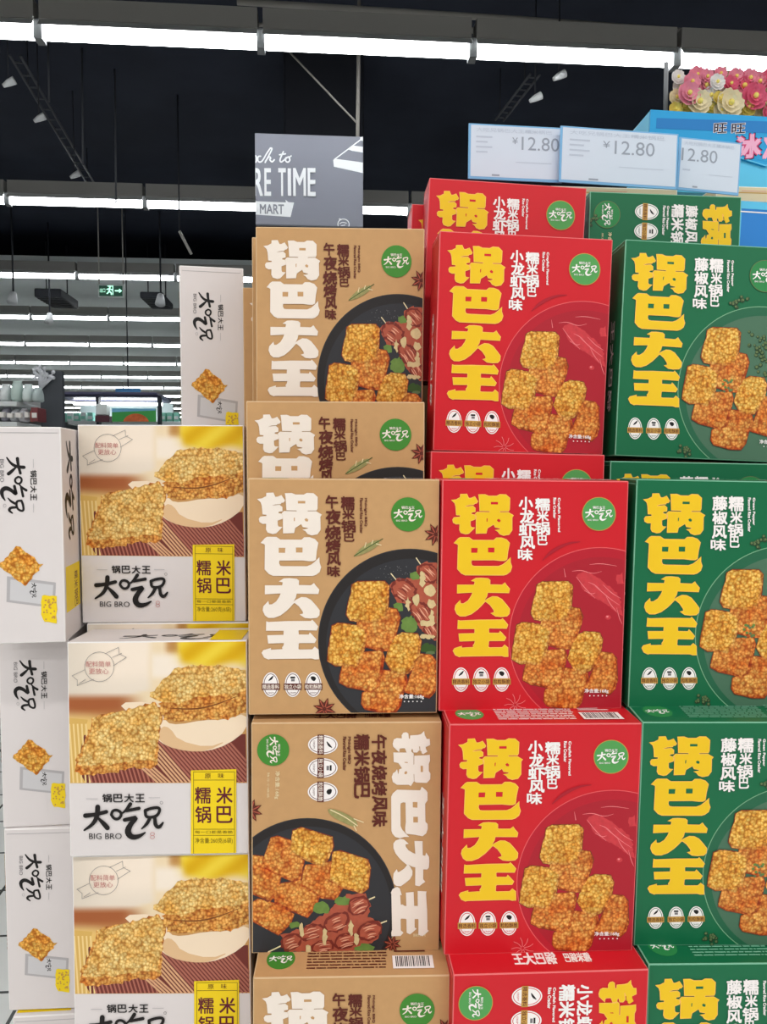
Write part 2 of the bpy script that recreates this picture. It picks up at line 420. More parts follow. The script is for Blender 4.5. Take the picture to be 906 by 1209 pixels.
def logo(a, f, m, k=1, small=True):
    """hand-brushed three-character brand mark; f places logo units (0..500 x 80..330)"""
    for pts, w in LOGO: a.stroke([f(p) for p in pts], [v * k for v in w], m)
    for pts, w in (([(186,190),(192,170),(213,164),(236,176),(238,196),(222,213),(200,211),(186,190)], 15), ([(362,168),(395,156),(432,152),(440,168),(422,200),(366,206),(362,168)], 16)):
        a.stroke([f(p) for p in pts], w * k, m)
def roundel(a, cx, cy, r, turn, grn, edge):
    if edge: a.poly(oval(cx, cy, r + 3), edge)
    a.poly(oval(cx, cy, r), grn)
def roundel_type(a, cx, cy, r, turn, ink):
    k = r / 250
    if turn == 90: f = lambda p: (cx - (p[1] - 215) * k, cy + (p[0] - 250) * k)
    else: f = lambda p: (cx + (p[0] - 250) * k, cy + (p[1] - 215) * k)
    logo(a, f, ink, k)
    if turn == 90:
        a.text('锅巴大王', cx + r * .30, cy - r * .38, cx + r * .44, cy + r * .38, ink, 90, .04); a.text('BIG BRO', cx - r * .42, cy - r * .68, cx - r * .3, cy, ink, 90, .02)
    else:
        a.text('锅巴大王', cx - r * .38, cy - r * .48, cx + r * .38, cy - r * .32, ink, 0, .04); a.text('BIG BRO', cx - r * .7, cy + r * .32, cx - r * .05, cy + r * .42, ink, 0, .02)
def badge(a, cx, cy, turn, col, band, ink, icon, words):
    if turn == 90:
        a.poly(oval(cx, cy, 64, 42), M['paper']); a.ring(cx, cy, 58, 37, 3, col)
        a.rect(cx - 23, cy - 44, cx + 5, cy + 44, band); a.text(words, cx - 19, cy - 40, cx + 1, cy + 40, ink, 90, .02)
        if icon == 0: a.stroke([(cx + 18, cy - 12), (cx + 26, cy + 2), (cx + 38, cy + 12)], [4, 11, 4], M['black'])
        elif icon == 1: a.rect(cx + 30, cy - 12, cx + 38, cy + 12, M['black']); a.rect(cx + 16, cy - 9, cx + 27, cy + 10, M['dgrey'])
        else: a.poly(smooth([(cx + 40, cy - 13), (cx + 38, cy + 6), (cx + 26, cy + 14), (cx + 15, cy + 4), (cx + 20, cy - 10)]), M['black'])
        a.text('CRISPY', cx - 42, cy - 18, cx - 34, cy + 18, col, 90, .01)
    else:
        a.poly(oval(cx, cy, 34, 52), M['paper']); a.ring(cx, cy, 30, 47, 3, col)
        a.rect(cx - 38, cy - 5, cx + 38, cy + 22, band); a.text(words, cx - 35, cy - 1, cx + 35, cy + 18, ink, 0, .02)
        if icon == 0: a.stroke([(cx - 8, cy - 18), (cx + 2, cy - 26), (cx + 10, cy - 36)], [4, 10, 4], M['black'])
        elif icon == 1: a.rect(cx - 10, cy - 34, cx + 10, cy - 26, M['black']); a.rect(cx - 7, cy - 24, cx + 8, cy - 14, M['dgrey'])
        else: a.poly(smooth([(cx - 13, cy - 34), (cx + 4, cy - 36), (cx + 13, cy - 26), (cx + 4, cy - 13), (cx - 8, cy - 20)]), M['black'])
        a.text('CRISPY', cx - 15, cy + 31, cx + 15, cy + 38, col, 0, .01)
def anise(a, cx, cy, r, m, m2, n=8, thin=False):
    for k in range(n):
        t = 2 * math.pi * k / n + .3
        d = (math.cos(t), math.sin(t)); q = (-d[1], d[0]); w = .1 if thin else .2
        if thin: a.stroke([(cx + d[0] * r * .15, cy + d[1] * r * .15), (cx + d[0] * r * .6 + q[0] * r * .1, cy + d[1] * r * .6 + q[1] * r * .1), (cx + d[0] * r, cy + d[1] * r)], 2.4, m, 1); continue
        a.poly([(cx, cy), (cx + d[0] * r * .5 + q[0] * r * w, cy + d[1] * r * .5 + q[1] * r * w), (cx + d[0] * r, cy + d[1] * r), (cx + d[0] * r * .5 - q[0] * r * w, cy + d[1] * r * .5 - q[1] * r * w)], m)
        a.stroke([(cx + d[0] * r * .2, cy + d[1] * r * .2), (cx + d[0] * r * .75, cy + d[1] * r * .75)], r * .09, m2)
CRK = [('o', [(300,590),(480,570),(510,500),(560,510),(580,560),(560,640),(540,720),(510,780),(440,775),(360,755),(300,640)]),
       ('o', [(720,810),(790,820),(822,850),(830,1000),(812,1060),(780,1095),(620,1060),(640,1000),(690,880)]),
       ('o', [(470,920),(530,925),(620,950),(630,1000),(600,1060),(580,1150),(550,1195),(470,1195),(350,1170),(330,1140),(335,1070),(440,1040)]),
       ('o', [(200,885),(310,880),(330,800),(460,790),(470,830),(455,930),(440,1020),(390,1062),(330,1040),(230,1020),(180,995),(185,950)]),
       ('y', [(600,670),(700,675),(722,720),(710,800),(680,880),(640,930),(590,940),(530,915),(490,850),(520,760),(560,690)]),
       ('y', [(130,620),(165,605),(240,612),(300,625),(355,665),(345,740),(320,830),(290,890),(200,875),(150,880),(100,850),(105,790),(120,700)]),
       ('y', [(265,345),(300,325),(480,322),(505,350),(500,470),(480,560),(400,590),(330,585),(250,575),(228,540),(240,470),(262,400)])]
CRK_L = [('o', [(0,212),(60,220),(80,270),(145,310),(130,380),(100,415),(10,380)]), ('o', [(20,430),(45,415),(140,440),(205,480),(190,520),(140,568),(30,510),(10,480)]),
         ('o', [(130,360),(150,345),(240,330),(320,400),(310,440),(270,490),(130,430),(118,395)]), ('o', [(255,290),(265,260),(340,255),(380,240),(370,330),(430,360),(400,410),(330,400),(245,345)]),
         ('o', [(105,135),(130,128),(200,150),(215,200),(250,240),(235,320),(200,325),(75,270),(70,235)]), ('y', [(205,100),(240,88),(380,130),(385,170),(360,230),(340,260),(240,220),(195,190)]),
         ('y', [(390,200),(420,195),(545,235),(555,270),(545,360),(520,380),(430,355),(375,320)])]
def crackers(a, lst, sc=1.0):
    for c, p in lst: a.poly(offset(p, 12 * sc), M['gap_shade'])  # dark red shade painted into the print, under and between the crackers
    for i, (c, p) in enumerate(lst):
        a.poly(bumpy(offset(p, 7 * sc), 13 * sc, 4 * sc, i), M['grain_b' if c == 'y' else 'grain_e']); a.poly(bumpy([(x - 5 * sc, y - 6 * sc) for x, y in offset(p, -3 * sc)], 13 * sc, 5 * sc, i + 9), M['grain' if c == 'y' else 'grain_o'])
def chunk(a, cx, cy, rx, ry, ang, seed):
    c, s = math.cos(R(ang)), math.sin(R(ang))
    tr = lambda p: (cx + p[0] * c - p[1] * s, cy + p[0] * s + p[1] * c)
    a.poly([tr(p) for p in bumpy(oval(0, 0, rx * 1.06, ry * 1.06, 10), 12, rx * .08, seed)], M['meat_d']); a.poly([tr(p) for p in bumpy(oval(0, 0, rx * .88, ry * .82, 9), 12, rx * .1, seed + 1)], M['meat'])
    rnd = random.Random(seed)
    for k in range(6):
        y = -ry * .7 + 1.4 * ry * k / 5
        x = rx * .75 * math.sqrt(max(.1, 1 - (y / ry) ** 2))
        a.stroke([tr((-x * rnd.uniform(.3, 1), y)), tr((0, y + rnd.uniform(-.15, .15) * ry)), tr((x * rnd.uniform(.4, 1), y + ry * .1))], [2, ry * .17, 2], M['meat_l'] if k % 3 else M['meat_d'], 1)  # pale streaks are highlights painted onto the printed meat

FL = {
    'kraft': dict(front=TAN_C, crop=(280, 550, 3.624), ink='brown', edge='cream', fill='cream', rnd=(731, 203, 73, 'roundel', None, 'cream'), badge=('brown', 'cream'), bx=(145, 238, 325), by=927, bcol='brown',
                  c1=[('糯', (445,130,500,185)), ('米', (450,186,500,226)), ('锅', (446,231,505,281)), ('巴', (458,286,500,320))],
                  c2=[('午', (380,125,430,180)), ('夜', (380,186,442,246)), ('烧', (376,254,442,311)), ('烤', (380,312,440,369)), ('风', (385,371,441,421)), ('味', (386,425,438,470))],
                  eng=[('Midnight BBQ', (543,135,555,255)), ('Flavored Rice Cracker', (525,135,537,285))], qty=(690, 968, 795, 988)),
    'red': dict(front=RED_C, crop=(505, 540, 3.624), ink='paper', edge='peach', fill='yellow', rnd=(732, 240, 70, 'roundel2', 'gold', 'paper'), badge=('gold', 'brown'), bx=(142, 228, 315), by=950, bcol='red',
                c1=[('糯', (460,175,520,226)), ('米', (466,228,515,272)), ('锅', (458,276,520,330)), ('巴', (470,334,510,374))],
                c2=[('小', (390,170,448,222)), ('龙', (395,225,452,280)), ('虾', (390,282,460,336)), ('风', (395,339,456,390)), ('味', (386,392,446,440))],
                eng=[('Crayfish Flavored', (553,172,566,318)), ('Rice Cracker', (536,172,548,260))], qty=(668, 990, 770, 1010)),
    'green': dict(front=GRN_C, crop=(700, 540, 3.898), ink='paper', edge='peach', fill='yellow', rnd=(905, 255, 76, 'roundel3', 'corn', 'paper'), badge=('gold', 'brown'), bx=(258, 350, 440), by=1015, bcol='green',
                  c1=[('糯', (625,180,690,245)), ('米', (632,250,685,300)), ('锅', (620,305,688,360)), ('巴', (630,362,672,412))],
                  c2=[('藤', (550,180,616,242)), ('椒', (550,248,616,306)), ('风', (548,314,613,371)), ('味', (542,376,609,426))],
                  eng=[('Green Pepper', (731,185,745,310)), ('Flavored Rice Cracker', (712,185,725,340))], qty=(880, 1055, 990, 1078)),
}
WORDS = ['精选香料', '独立小袋', '粒粒酥脆']
def front_place(W): return lambda u, v, l: (u - W / 2, -l, v)
def top_place(W, H): return lambda u, v, l: (u - W / 2, v, H + l)
def left_place(W): return lambda u, v, l: (-W / 2 - l, .055 - u, v)

def rice_box(kind, landscape):
    F = FL[kind]
    root = empty('rice_cracker_box')
    mb = MB(); mb.bevel_box((-BW / 2, 0, 0), (BW / 2, BD, BH), .0011, M[kind], M[kind + '_edge'])
    # tucked lid flap: a seam just under the top edge on both ends and along the back
    for sx in (-1, 1): mb.box((sx * BW / 2 - .0004, .004, BH - .0052), (sx * BW / 2 + .0004, BD - .004, BH - .0045), M[kind + '_edge'])
    body = mb.build('carton', root)
    fp = front_place(BW)
    new = lambda base=2e-4: Art(BW, BH, fp, base)
    fr = Face(TAN_D, BW, BH) if landscape else Face(F['front'], BW, BH)
    crop = (280, 830, 3.624) if landscape else F['crop']
    # --- food picture
    a = new()
    if landscape:
        a.src(fr)
        pl = lambda d: oval(363.5, 1074, 104 - d, 104 - d, 72)
    else:
        a.src(Face(TAN_C, BW, BH), 280, 550, 3.624)
        if kind == 'green': a.dx = (-4, -5)
        if kind == 'red': a.src(fr, 505, 540, 3.624)
        pl = lambda d: oval(740, 778 if kind == 'red' else 745, 395 - d * 3.6, 395 - d * 3.6, 96)
    if kind == 'kraft':
        a.poly(pl(0), M['plate_in']); a.poly(pl(1.2), M['plate']); 
        a.poly([(x + (1.5 if landscape else 6), y + (2 if landscape else 14)) for x, y in pl(8)], M['plate_in'])
    elif kind == 'red':
        a.poly(pl(0), M['rline']); a.poly(pl(1), M['rplate']); a.poly([(x + 4, y + 10) for x, y in pl(9)], M['rplate_in'])
    else:
        a.poly(pl(0), M['gline']); a.poly(pl(1), M['gplate']); a.poly([(x + 5, y + 12) for x, y in pl(9)], M['gplate_in'])
    if landscape:
        a.src(fr, 295, 960, 3.939)
        crackers(a, CRK_L, .7)
        if kind == 'kraft':
            a.stroke([(95, 648), (150, 622)], 6, M['stick']); a.stroke([(540, 418), (578, 402)], 6, M['stick']); a.stroke([(600, 522), (632, 510)], 6, M['stick'])
            a.poly(bumpy([(150,575),(250,540),(360,470),(450,390),(540,385),(560,440),(545,490),(610,520),(600,590),(480,645),(280,650),(180,645)], 12, 5, 4), M['meat'])
            for g in ((335, 452, 42, 28), (435, 418, 40, 22), (215, 528, 30, 16), (530, 630, 45, 16)): a.poly(bumpy(oval(*g, 9), 12, 6, int(g[0])), M['leaf'])
            for i, g in enumerate(((198, 605, 48, 36, -25), (290, 560, 60, 32, -20), (405, 515, 62, 40, -28), (505, 440, 52, 40, -30), (342, 622, 52, 30, -12), (445, 598, 52, 34, -20), (555, 552, 56, 42, -20))): chunk(a, *g, i * 3 + 1)
            for g in ((245, 545, 12, 34), (352, 580, 10, 40), (470, 540, 12, 36), (275, 635, 12, 24), (495, 590, 12, 30)): a.poly(bumpy(oval(*g, 8), 10, 4, int(g[0])), M['onion'])
    else:
        a.src(Face(TAN_C, BW, BH), 370, 630, 5.755)
        a.dx = {'kraft': (0, 0), 'red': (-6, 1), 'green': (-9, -13)}[kind]
        if kind == 'kraft':
            a.stroke([(698, 158), (730, 205)], 7, M['stick']); a.stroke([(526, 265), (565, 312)], 7, M['stick'])
            a.poly(bumpy([(515,350),(560,300),(690,290),(700,210),(770,185),(840,195),(840,720),(790,700),(700,610),(640,480),(560,460)], 14, 7, 4), M['meat'])
            for g in ((690, 280, 40, 30), (650, 610, 55, 62), (575, 490, 34, 30), (790, 380, 40, 40), (800, 470, 30, 34)): a.poly(bumpy(oval(*g, 9), 14, 8, int(g[0])), M['leaf' if g[0] < 700 else 'onion'])
            a.poly(bumpy(oval(775, 770, 55, 34, 10), 14, 8, 5), M['leaf_d']); a.poly(bumpy(oval(790, 800, 30, 14, 10), 14, 5, 6), M['corn'])
            for i, g in enumerate(((780, 260, 78, 62, 40), (615, 375, 92, 72, 30), (735, 530, 100, 62, 50), (800, 640, 66, 50, 55))): chunk(a, *g, i * 5 + 2)
            for g in ((740, 300, 20, 60), (700, 440, 24, 44), (640, 470, 16, 46), (800, 560, 16, 60), (770, 600, 50, 18), (770, 690, 60, 16)): a.poly(bumpy(oval(*g, 8), 14, 8, int(g[1])), M['onion'])
            rnd = random.Random(3)
            for _ in range(40): a.poly(oval(rnd.uniform(420, 660), rnd.uniform(210, 310), 2.5, n=5), M['dgrey'])
        elif kind == 'red':
            a.src(fr, 600, 660, 6.248); a.dx = (0, 0)
            for i, p in enumerate(([(500,120),(560,90),(640,120),(720,180),(800,250),(830,300),(840,420),(800,400),(720,330),(640,290),(560,240)], [(560,160),(600,140),(680,210),(640,230)], [(790,130),(840,100),(850,180),(810,190)])):
                a.poly(bumpy(p, 16, 7, i), M['cray'])
            for p in ([(470,90),(540,80),(620,110),(690,90)], [(500,130),(560,210),(640,290)], [(640,200),(700,250),(760,300),(820,340)], [(700,190),(760,250),(830,290)], [(720,270),(750,330),(800,390)], [(590,170),(640,190),(690,240)],
                      [(800,360),(820,440),(840,480)], [(410,70),(420,130)], [(600,40),(680,30),(800,50)], [(560,230),(610,260),(640,250)]): a.stroke(p, [2, 6] + [4] * (len(p) - 3) + [2], M['pink'], 2)
            a.poly(oval(735, 430, 22, 18, 12), M['cray']); a.poly(oval(730, 425, 9, 7, 8), M['pink'])
        else:
            rnd = random.Random(8)
            for _ in range(95):
                x, y = rnd.uniform(560, 860), rnd.uniform(330, 760)
                if y < 330 + (x - 560) * .1 or (x < 640 and y > 480) or (x < 720 and y > 660): continue
                r = rnd.uniform(11, 17); a.poly(oval(x, y, r, r, 9), M['corn_d']); a.poly(oval(x - 2, y - 3, r * .72, r * .66, 8), M['corn'])
        if kind == 'red': a.src(Face(TAN_C, BW, BH), 370, 630, 5.755); a.dx = (-6, 1)
        crackers(a, CRK)
        if kind == 'green':
            for k in range(14): a.poly(oval(430 + random.uniform(-40, 40), 740 + random.uniform(-50, 50), 10, n=8), M['corn' if k % 2 else 'leaf'])
    a.build('food_picture', root)
    # --- garnish round the plate
    def spice(name, fn):
        a = new(6.5e-4); a.src(fr, *crop); fn(a); a.build(name, root)
    def pod(a):
        if landscape:
            a.poly(smooth([(385,465),(430,472),(500,505),(520,540),(495,545),(430,515),(395,490)]), M['pod'])
            for p in ([(400,472),(460,500),(515,540)], [(500,510),(540,525)], [(500,540),(510,560)]): a.stroke(p, 4, M['stick'])
        else:
            a.poly(smooth([(495,385),(530,345),(570,322),(610,310),(605,335),(560,365),(520,380)]), M['pod'])
            for p in ([(500,382),(550,350),(622,308)], [(545,345),(550,325)], [(575,330),(580,315)], [(595,330),(615,335)]): a.stroke(p, 3.5, M['leaf_d' if p[0][0] == 500 else 'stick'])
    def corns(cx, cy, seed):
        def fn(a):
            rnd = random.Random(seed)
            for _ in range(16):
                x, y = cx + rnd.gauss(0, 20), cy + rnd.gauss(0, 14); a.poly(oval(x, y, 9, n=8), M['corn_d']); a.poly(oval(x - 1, y - 2, 6, n=7), M['corn'])
        return fn
    if kind == 'kraft':
        for x, y, r_ in ((60, 475, 52), (660, 1035, 40)) if landscape else ((850, 288, 52), (372, 1030, 50)): spice('star_anise_print', lambda a: anise(a, x, y, r_, M['brown'], M['meat']))
        spice('pepper_pod_print', pod)
    elif kind == 'red':
        if not landscape:
            spice('star_anise_print', lambda a: anise(a, 372, 1058, 46, M['pink'], M['pink'], 9, True))
            spice('chilli_print', lambda a: a.stroke([(490, 440), (530, 400), (600, 365), (650, 360)], [3, 16, 10, 3], M['rplate_in']))
    else:
        for i_, (cx, cy) in enumerate(((770, 390), (505, 1115)) if not landscape else ((75, 250), (60, 470), (640, 1030))): spice('peppercorn_print', corns(cx, cy, i_))
    # --- title
    a = new(7e-4); a.board = M[kind]; a.nudge = -2.2 if kind == 'green' else 0; title(a, M[F['edge']], M[F['fill']], landscape); a.build('title_lettering', root)
    # --- flavour wording
    a = new(7e-4); a.src(fr, *crop); ink = M[F['ink']]
    if landscape:
        n = len(F['c2']); L = [145 + (545 - 145) * i / 6 for i in range(7)] if n == 6 else [145 + 66 * i for i in range(n + 1)]
        for i, (ch, _) in enumerate(F['c2']): a.text(ch, 578, L[i] + 3, 640, L[i + 1] - 3, ink, 90, .06)
        for i, (ch, _) in enumerate(F['c1']): a.text(ch, 502, 146 + 70 * i, 566, 211 + 70 * i, ink, 90, .06)
        for (t, b), x in zip(F['eng'], (472, 453)): a.text(t, x, 155, x + 14, 155 + (b[3] - b[1]) * .98, ink, 90, .08)
        a.build('flavour_lettering', root); a = new(7e-4); a.src(fr, *crop)
        a.text('净含量:168g', 160, 305, 182, 425, M['stick'], 90, .02); a.text('独立小袋装', 128, 310, 138, 420, M['stick'], 90, 0)
        a.build('weight_lettering', root); a = new(7e-4); a.src(fr, *crop)
        a.text('图案仅供参考', 748, 992, 800, 1004, M['stick'], 0, .02)
    else:
        a.glyph_column(F['c1'], ink, 0, .06); a.glyph_column(F['c2'], ink, 0, .06)
        for t, b in F['eng']: a.text(t, *b, ink, 90, .08)
        a.build('flavour_lettering', root); a = new(1.6e-3); a.src(fr, *crop)
        q = F['qty']; a.text('净含量:168g', *q, M['paper'], 0, .03)
        for k in range(5): a.poly(oval(q[0] + 22 + 18 * k, q[3] + 10, 3, n=6), M['paper'])
    a.build('notice_lettering' if landscape else 'weight_lettering', root)
    # --- brand roundel with its lettering
    a = new(7e-4); a.src(fr, *crop); b = new(8e-4); b.src(fr, *crop)
    cx, cy, r, gm, em, im = F['rnd']
    if landscape: cx, cy, r = 152, 213, 69
    roundel(a, cx, cy, r, 0, M[gm], M[em] if em else None); rd = a.build('brand_roundel', root)
    roundel_type(b, cx, cy, r, 90 if landscape else 0, M[im]); b.build('brand_lettering', rd)
    # --- three claim badges
    for k in range(3):
        a = new(7e-4); a.src(fr, *crop)
        if landscape: badge(a, 366, (190, 291, 394)[k], 90, M[F['bcol']], M[F['badge'][0]], M[F['badge'][1]], k, WORDS[k])
        else: badge(a, F['bx'][k], F['by'], 0, M[F['bcol']], M[F['badge'][0]], M[F['badge'][1]], k, WORDS[k])
        a.build('claim_badge', root)
    # --- top face
    a = Art(BW, BD, top_place(BW, BH))
    if landscape:      # the title once more, upside down
        a.text('锅巴大王', .062, .012, .104, .030, M[F['ink']], 180, .05) ; a.text('糯米锅巴', .112, .014, .138, .028, M[F['ink']], 180, .04)
        a.mb.v = [(x, y, z) for x, y, z in a.mb.v]
    else:
        light = M['kraft_edge'] if kind == 'kraft' else M[kind + '_edge']; dk = M['brown'] if kind == 'kraft' else M['paper'] if kind == 'red' else M['green_edge']
        a.poly(oval(.024, .028, .014, .016), M[gm] if kind != 'green' else M['roundel3'])
        a.cr = (0, 0, 1); k = .016 / 250
        logo(a, lambda p: (.024 + (p[0] - 250) * k * .85, .028 - (p[1] - 215) * k), M['paper'], k)
        rnd = random.Random(5)
        for j in range(8):
            x = .05
            while x < .128:
                w = rnd.uniform(.002, .012); a.rect(x, .012 + j * .0045, min(x + w, .13), .0138 + j * .0045, dk); x += w + .0012
        a.rect(.134, .010, .174, .030, M['paper'])
        x = .137
        while x < .171:
            w = rnd.uniform(.0004, .0012); a.rect(x, .013, x + w, .029, M['black']); x += w + rnd.uniform(.0005, .0013)
        for j in range(3): a.rect(.136, .036 + j * .005, .136 + rnd.uniform(.02, .034), .038 + j * .005, dk)
    a.build('top_print', root)
    a = Art(BD, BH, left_place(BW)); a.text('锅巴大王', .022, .05, .034, .15, M[F['ink']], 90, .04); a.build('side_lettering', root)
    return root

# ------------------------------------------------------------------ white cartons
def mixc(a, b, t): t = min(1, max(0, t)); return tuple(p + (q - p) * t for p, q in zip(a, b))
def sstep(a, b, x): t = min(1, max(0, (x - a) / (b - a))); return t * t * (3 - 2 * t)
def photo_bg(x, y):
    """out-of-focus background of the printed picture (bowl, flowers, tabletop), traced crop coordinates"""
    c = mixc((206, 192, 168), (236, 214, 178), sstep(0, 500, x))
    # big pale bowl at the upper left
    edge = 255 + 45 * math.sin(min(1, max(0, (420 - x) / 420)) * 2.2)
    if x < 470:
        t = (1 - sstep(395, 450, x)) * (1 - sstep(edge - 8, edge + 12, y))
        c = mixc(c, mixc((218, 206, 190), (242, 226, 208), sstep(0, 260, x) * (1 - .5 * sstep(150, 260, y))), t)
    # brown shade below it
    t = sstep(265, 310, y) * (1 - sstep(330, 420, y - (250 - abs(x - 200)) * .1)) * (1 - sstep(250, 420, x))
    c = mixc(c, (160, 86, 44), t * .95)
    # yellow flowers
    t = sstep(500, 580, x) * (1 - sstep(110, 170, y + 12 * math.sin(x / 40)))
    c = mixc(c, mixc((236, 206, 60), (216, 168, 6), .5 + .5 * math.sin(x / 35 + y / 28)), t)
    t = sstep(480, 520, x) * (1 - sstep(540, 570, x)) * (1 - sstep(60, 110, y)); c = mixc(c, (176, 120, 60), t * .8)
    t = sstep(420, 445, x) * (1 - sstep(540, 600, x)) * sstep(60, 110, y) * (1 - sstep(180, 220, y)); c = mixc(c, (244, 232, 220), t * .8)
    # straw tabletop on the left, lower down
    t = sstep(340, 420, y) * (1 - sstep(120, 300, x)); c = mixc(c, (230, 190, 110), t)
    t = sstep(330, 420, y) * sstep(120, 300, x); c = mixc(c, (200, 150, 90), t)
    return c
def photo_on(a, f, w=1):
    a.src(f, 75, 750, 4.118)
    a.grid(64, 52, 14, 18, 892, 706, photo_bg, M['ink'])
    mat_d, mat_l, mat_r = mat('ink_mat_dark', (112, 48, 40)), mat('ink_mat_light', (214, 166, 126)), mat('ink_mat_red', (172, 104, 88))
    a.poly([(20,520),(60,470),(470,500),(885,470),(890,700),(20,706)], mat_d)
    a.poly([(16,390),(120,400),(90,520),(70,640),(110,706),(18,706)], mat('ink_straw', (214, 172, 92)))
    for k in range(48):
        x = 20 + k * 20; m = mat_l if x > 430 and x < 620 else mat('ink_straw_light', (236, 206, 140)) if x < 110 else mat_r
        top = 540 - (40 if x > 500 else 0) if x > 110 else 420
        a.stroke([(x - (160 if x > 420 else 30 if x > 100 else -10), top), (x + 20 if x > 100 else x + 30, 704)], 9 if x > 430 else 8, m, 0, False)
    a.poly(smooth([(265,318),(420,313),(470,350),(500,415),(560,425),(680,402),(780,402),(892,368),(892,450),(800,520),(700,553),(600,553),(500,528),(440,480),(330,380)]), M['bowl'])
    a.poly(smooth([(480,430),(520,440),(560,500),(700,535),(800,500),(700,553),(600,553),(500,528),(450,480)]), M['bowl_d'])
    a.poly(bumpy([(465,320),(560,300),(892,250),(892,365),(800,398),(650,400),(560,412),(490,402)], 16, 6, 1), M['grain_b'])
    a.stroke([(520,345),(640,352),(740,330),(840,290)], [4, 8, 6, 3], mat('ink_seam', (120, 64, 20)))
    a.poly(bumpy([(415,285),(440,260),(500,190),(560,150),(650,138),(780,138),(892,165),(892,255),(860,272),(760,282),(640,292),(560,328),(470,312)], 16, 6, 2), M['grain_f'])
    a.poly(bumpy([(60,650),(65,590),(130,440),(140,390),(250,362),(400,328),(440,310),(482,360),(470,470),(455,610),(430,640),(330,632),(250,655),(130,668),(90,668)], 16, 7, 3), M['grain_b'])
    a.poly(bumpy([(72,620),(135,450),(145,395),(255,368),(400,334),(440,318),(474,360),(462,470),(445,600),(330,598),(200,622)], 16, 6, 4), M['grain_f'])
def white_front(root):
    f = Face(WHT_2, WW, WH); fp = front_place(WW)
    a = Art(WW, WH, fp); photo_on(a, f); a.build('food_picture', root)
    a = Art(WW, WH, fp, 1.0e-3); a.src(f, 75, 750, 4.118)
    a.ring(177, 145, 72, 72, 2, M['dgrey'])
    for p in ([(45,188),(105,160)], [(70,235),(150,205)], [(45,188),(70,208),(70,235)], [(205,82),(270,52)], [(245,140),(308,100)], [(270,52),(272,82),(308,100)], [(110,205),(80,225)], [(240,100),(285,80)]): a.stroke(p, 2, M['dgrey'], 0)
    a.text('配料简单', 112, 118, 232, 146, M['stampred'], 0, 0); a.text('更放心', 126, 152, 222, 180, M['stampred'], 0, 0)
    a.build('claim_stamp', root)
    a = Art(WW, WH, fp, 1.0e-3); a.src(f, 90, 915, 4.42); k = M['black']
    for i, ch in enumerate('锅巴大王'): a.text(ch, 140 + 57 * i, 84, 188 + 57 * i, 125, k, 0, .045)
    a.rect(55, 106, 115, 109, M['grey']); a.rect(380, 101, 440, 104, M['grey'])
    logo(a, lambda p: p, k)
    a.text('BIG BRO', 70, 286, 240, 316, k, 0, .0); a.ring(447, 128, 8, 8, 2, M['dgrey'])
    for y in (282, 298): a.ring(400, y + 8, 12, 10, 2.5, M['stampred'], 12)
    a.build('brand_lettering', root)
    a = Art(WW, WH, fp, 1.0e-3); a.src(f, 90, 915, 4.42)
    a.poly([(600, -38), (836, -44), (836, 396), (600, 400)], M['label']); lb = a.build('flavour_label', root)
    a = Art(WW, WH, fp, 1.1e-3); a.src(f, 90, 915, 4.42); m = M['maroon']
    for i, (ch, b) in enumerate((('糯', (622,48,702,132)), ('米', (734,48,816,132)), ('锅', (624,148,704,232)), ('巴', (734,148,816,232)))): a.text(ch, *b, m, 0, .03)
    a.text('原', 672, -22, 704, 4, M['brown']); a.text('味', 742, -24, 772, 2, M['brown'])
    for x in (613, 826): a.rect(x, -30, x + 2.5, 396, M['line'])
    for y in (-32, 10, 264, 296): a.rect(613, y, 828, y + 2.5, M['line'])
    a.text('每一口都是香脆', 622, 272, 818, 288, M['line']); a.text('净含量:260克(6袋)', 622, 310, 818, 342, M['line'])
    a.build('label_lettering', lb)
def white_end(root, place):
    f = Face(END_2, WD, WH)
    a = Art(WD, WH, place); a.src(f, 0, 730, 3.02); kk = .43
    g = lambda p: (98 - (p[1] - 215) * kk, 235 + (p[0] - 250) * kk)
    logo(a, g, M['black'], kk)
    for i, ch in enumerate('锅巴大王'): a.text(ch, 146, 186 + 25 * i, 164, 207 + 25 * i, M['black'], 90, .04)
    a.text('BIG BRO', 54, 152, 66, 225, M['dgrey'], 90, 0); a.rect(154, 150, 155.5, 178, M['grey']); a.rect(154, 292, 155.5, 320, M['grey'])
    a.ring(68, 300, 5, 6, 1.5, M['grey'], 12); a.build('brand_lettering', root)
    a = Art(WD, WH, place); a.src(f, 0, 730, 3.02)
    a.poly([(74,522),(220,540),(216,620),(72,602)], M['grey']); a.poly([(84,532),(212,548),(208,612),(82,596)], M['lgrey'])
    g2 = lambda p: (153 - (p[1] - 215) * .11, 565 + (p[0] - 250) * .11)
    logo(a, g2, M['black'], .11)
    a.poly(bumpy([(104,424),(180,486),(130,556),(50,490)], 10, 4, 1), M['grain'])
    a.poly(bumpy([(176,580),(222,582),(222,666),(186,664),(174,640)], 10, 2, 2), M['label']); rnd = random.Random(4)
    for _ in range(30): a.poly(oval(rnd.uniform(182, 218), rnd.uniform(588, 660), 3, n=6), M['gold'])
    a.build('snack_picture', root)
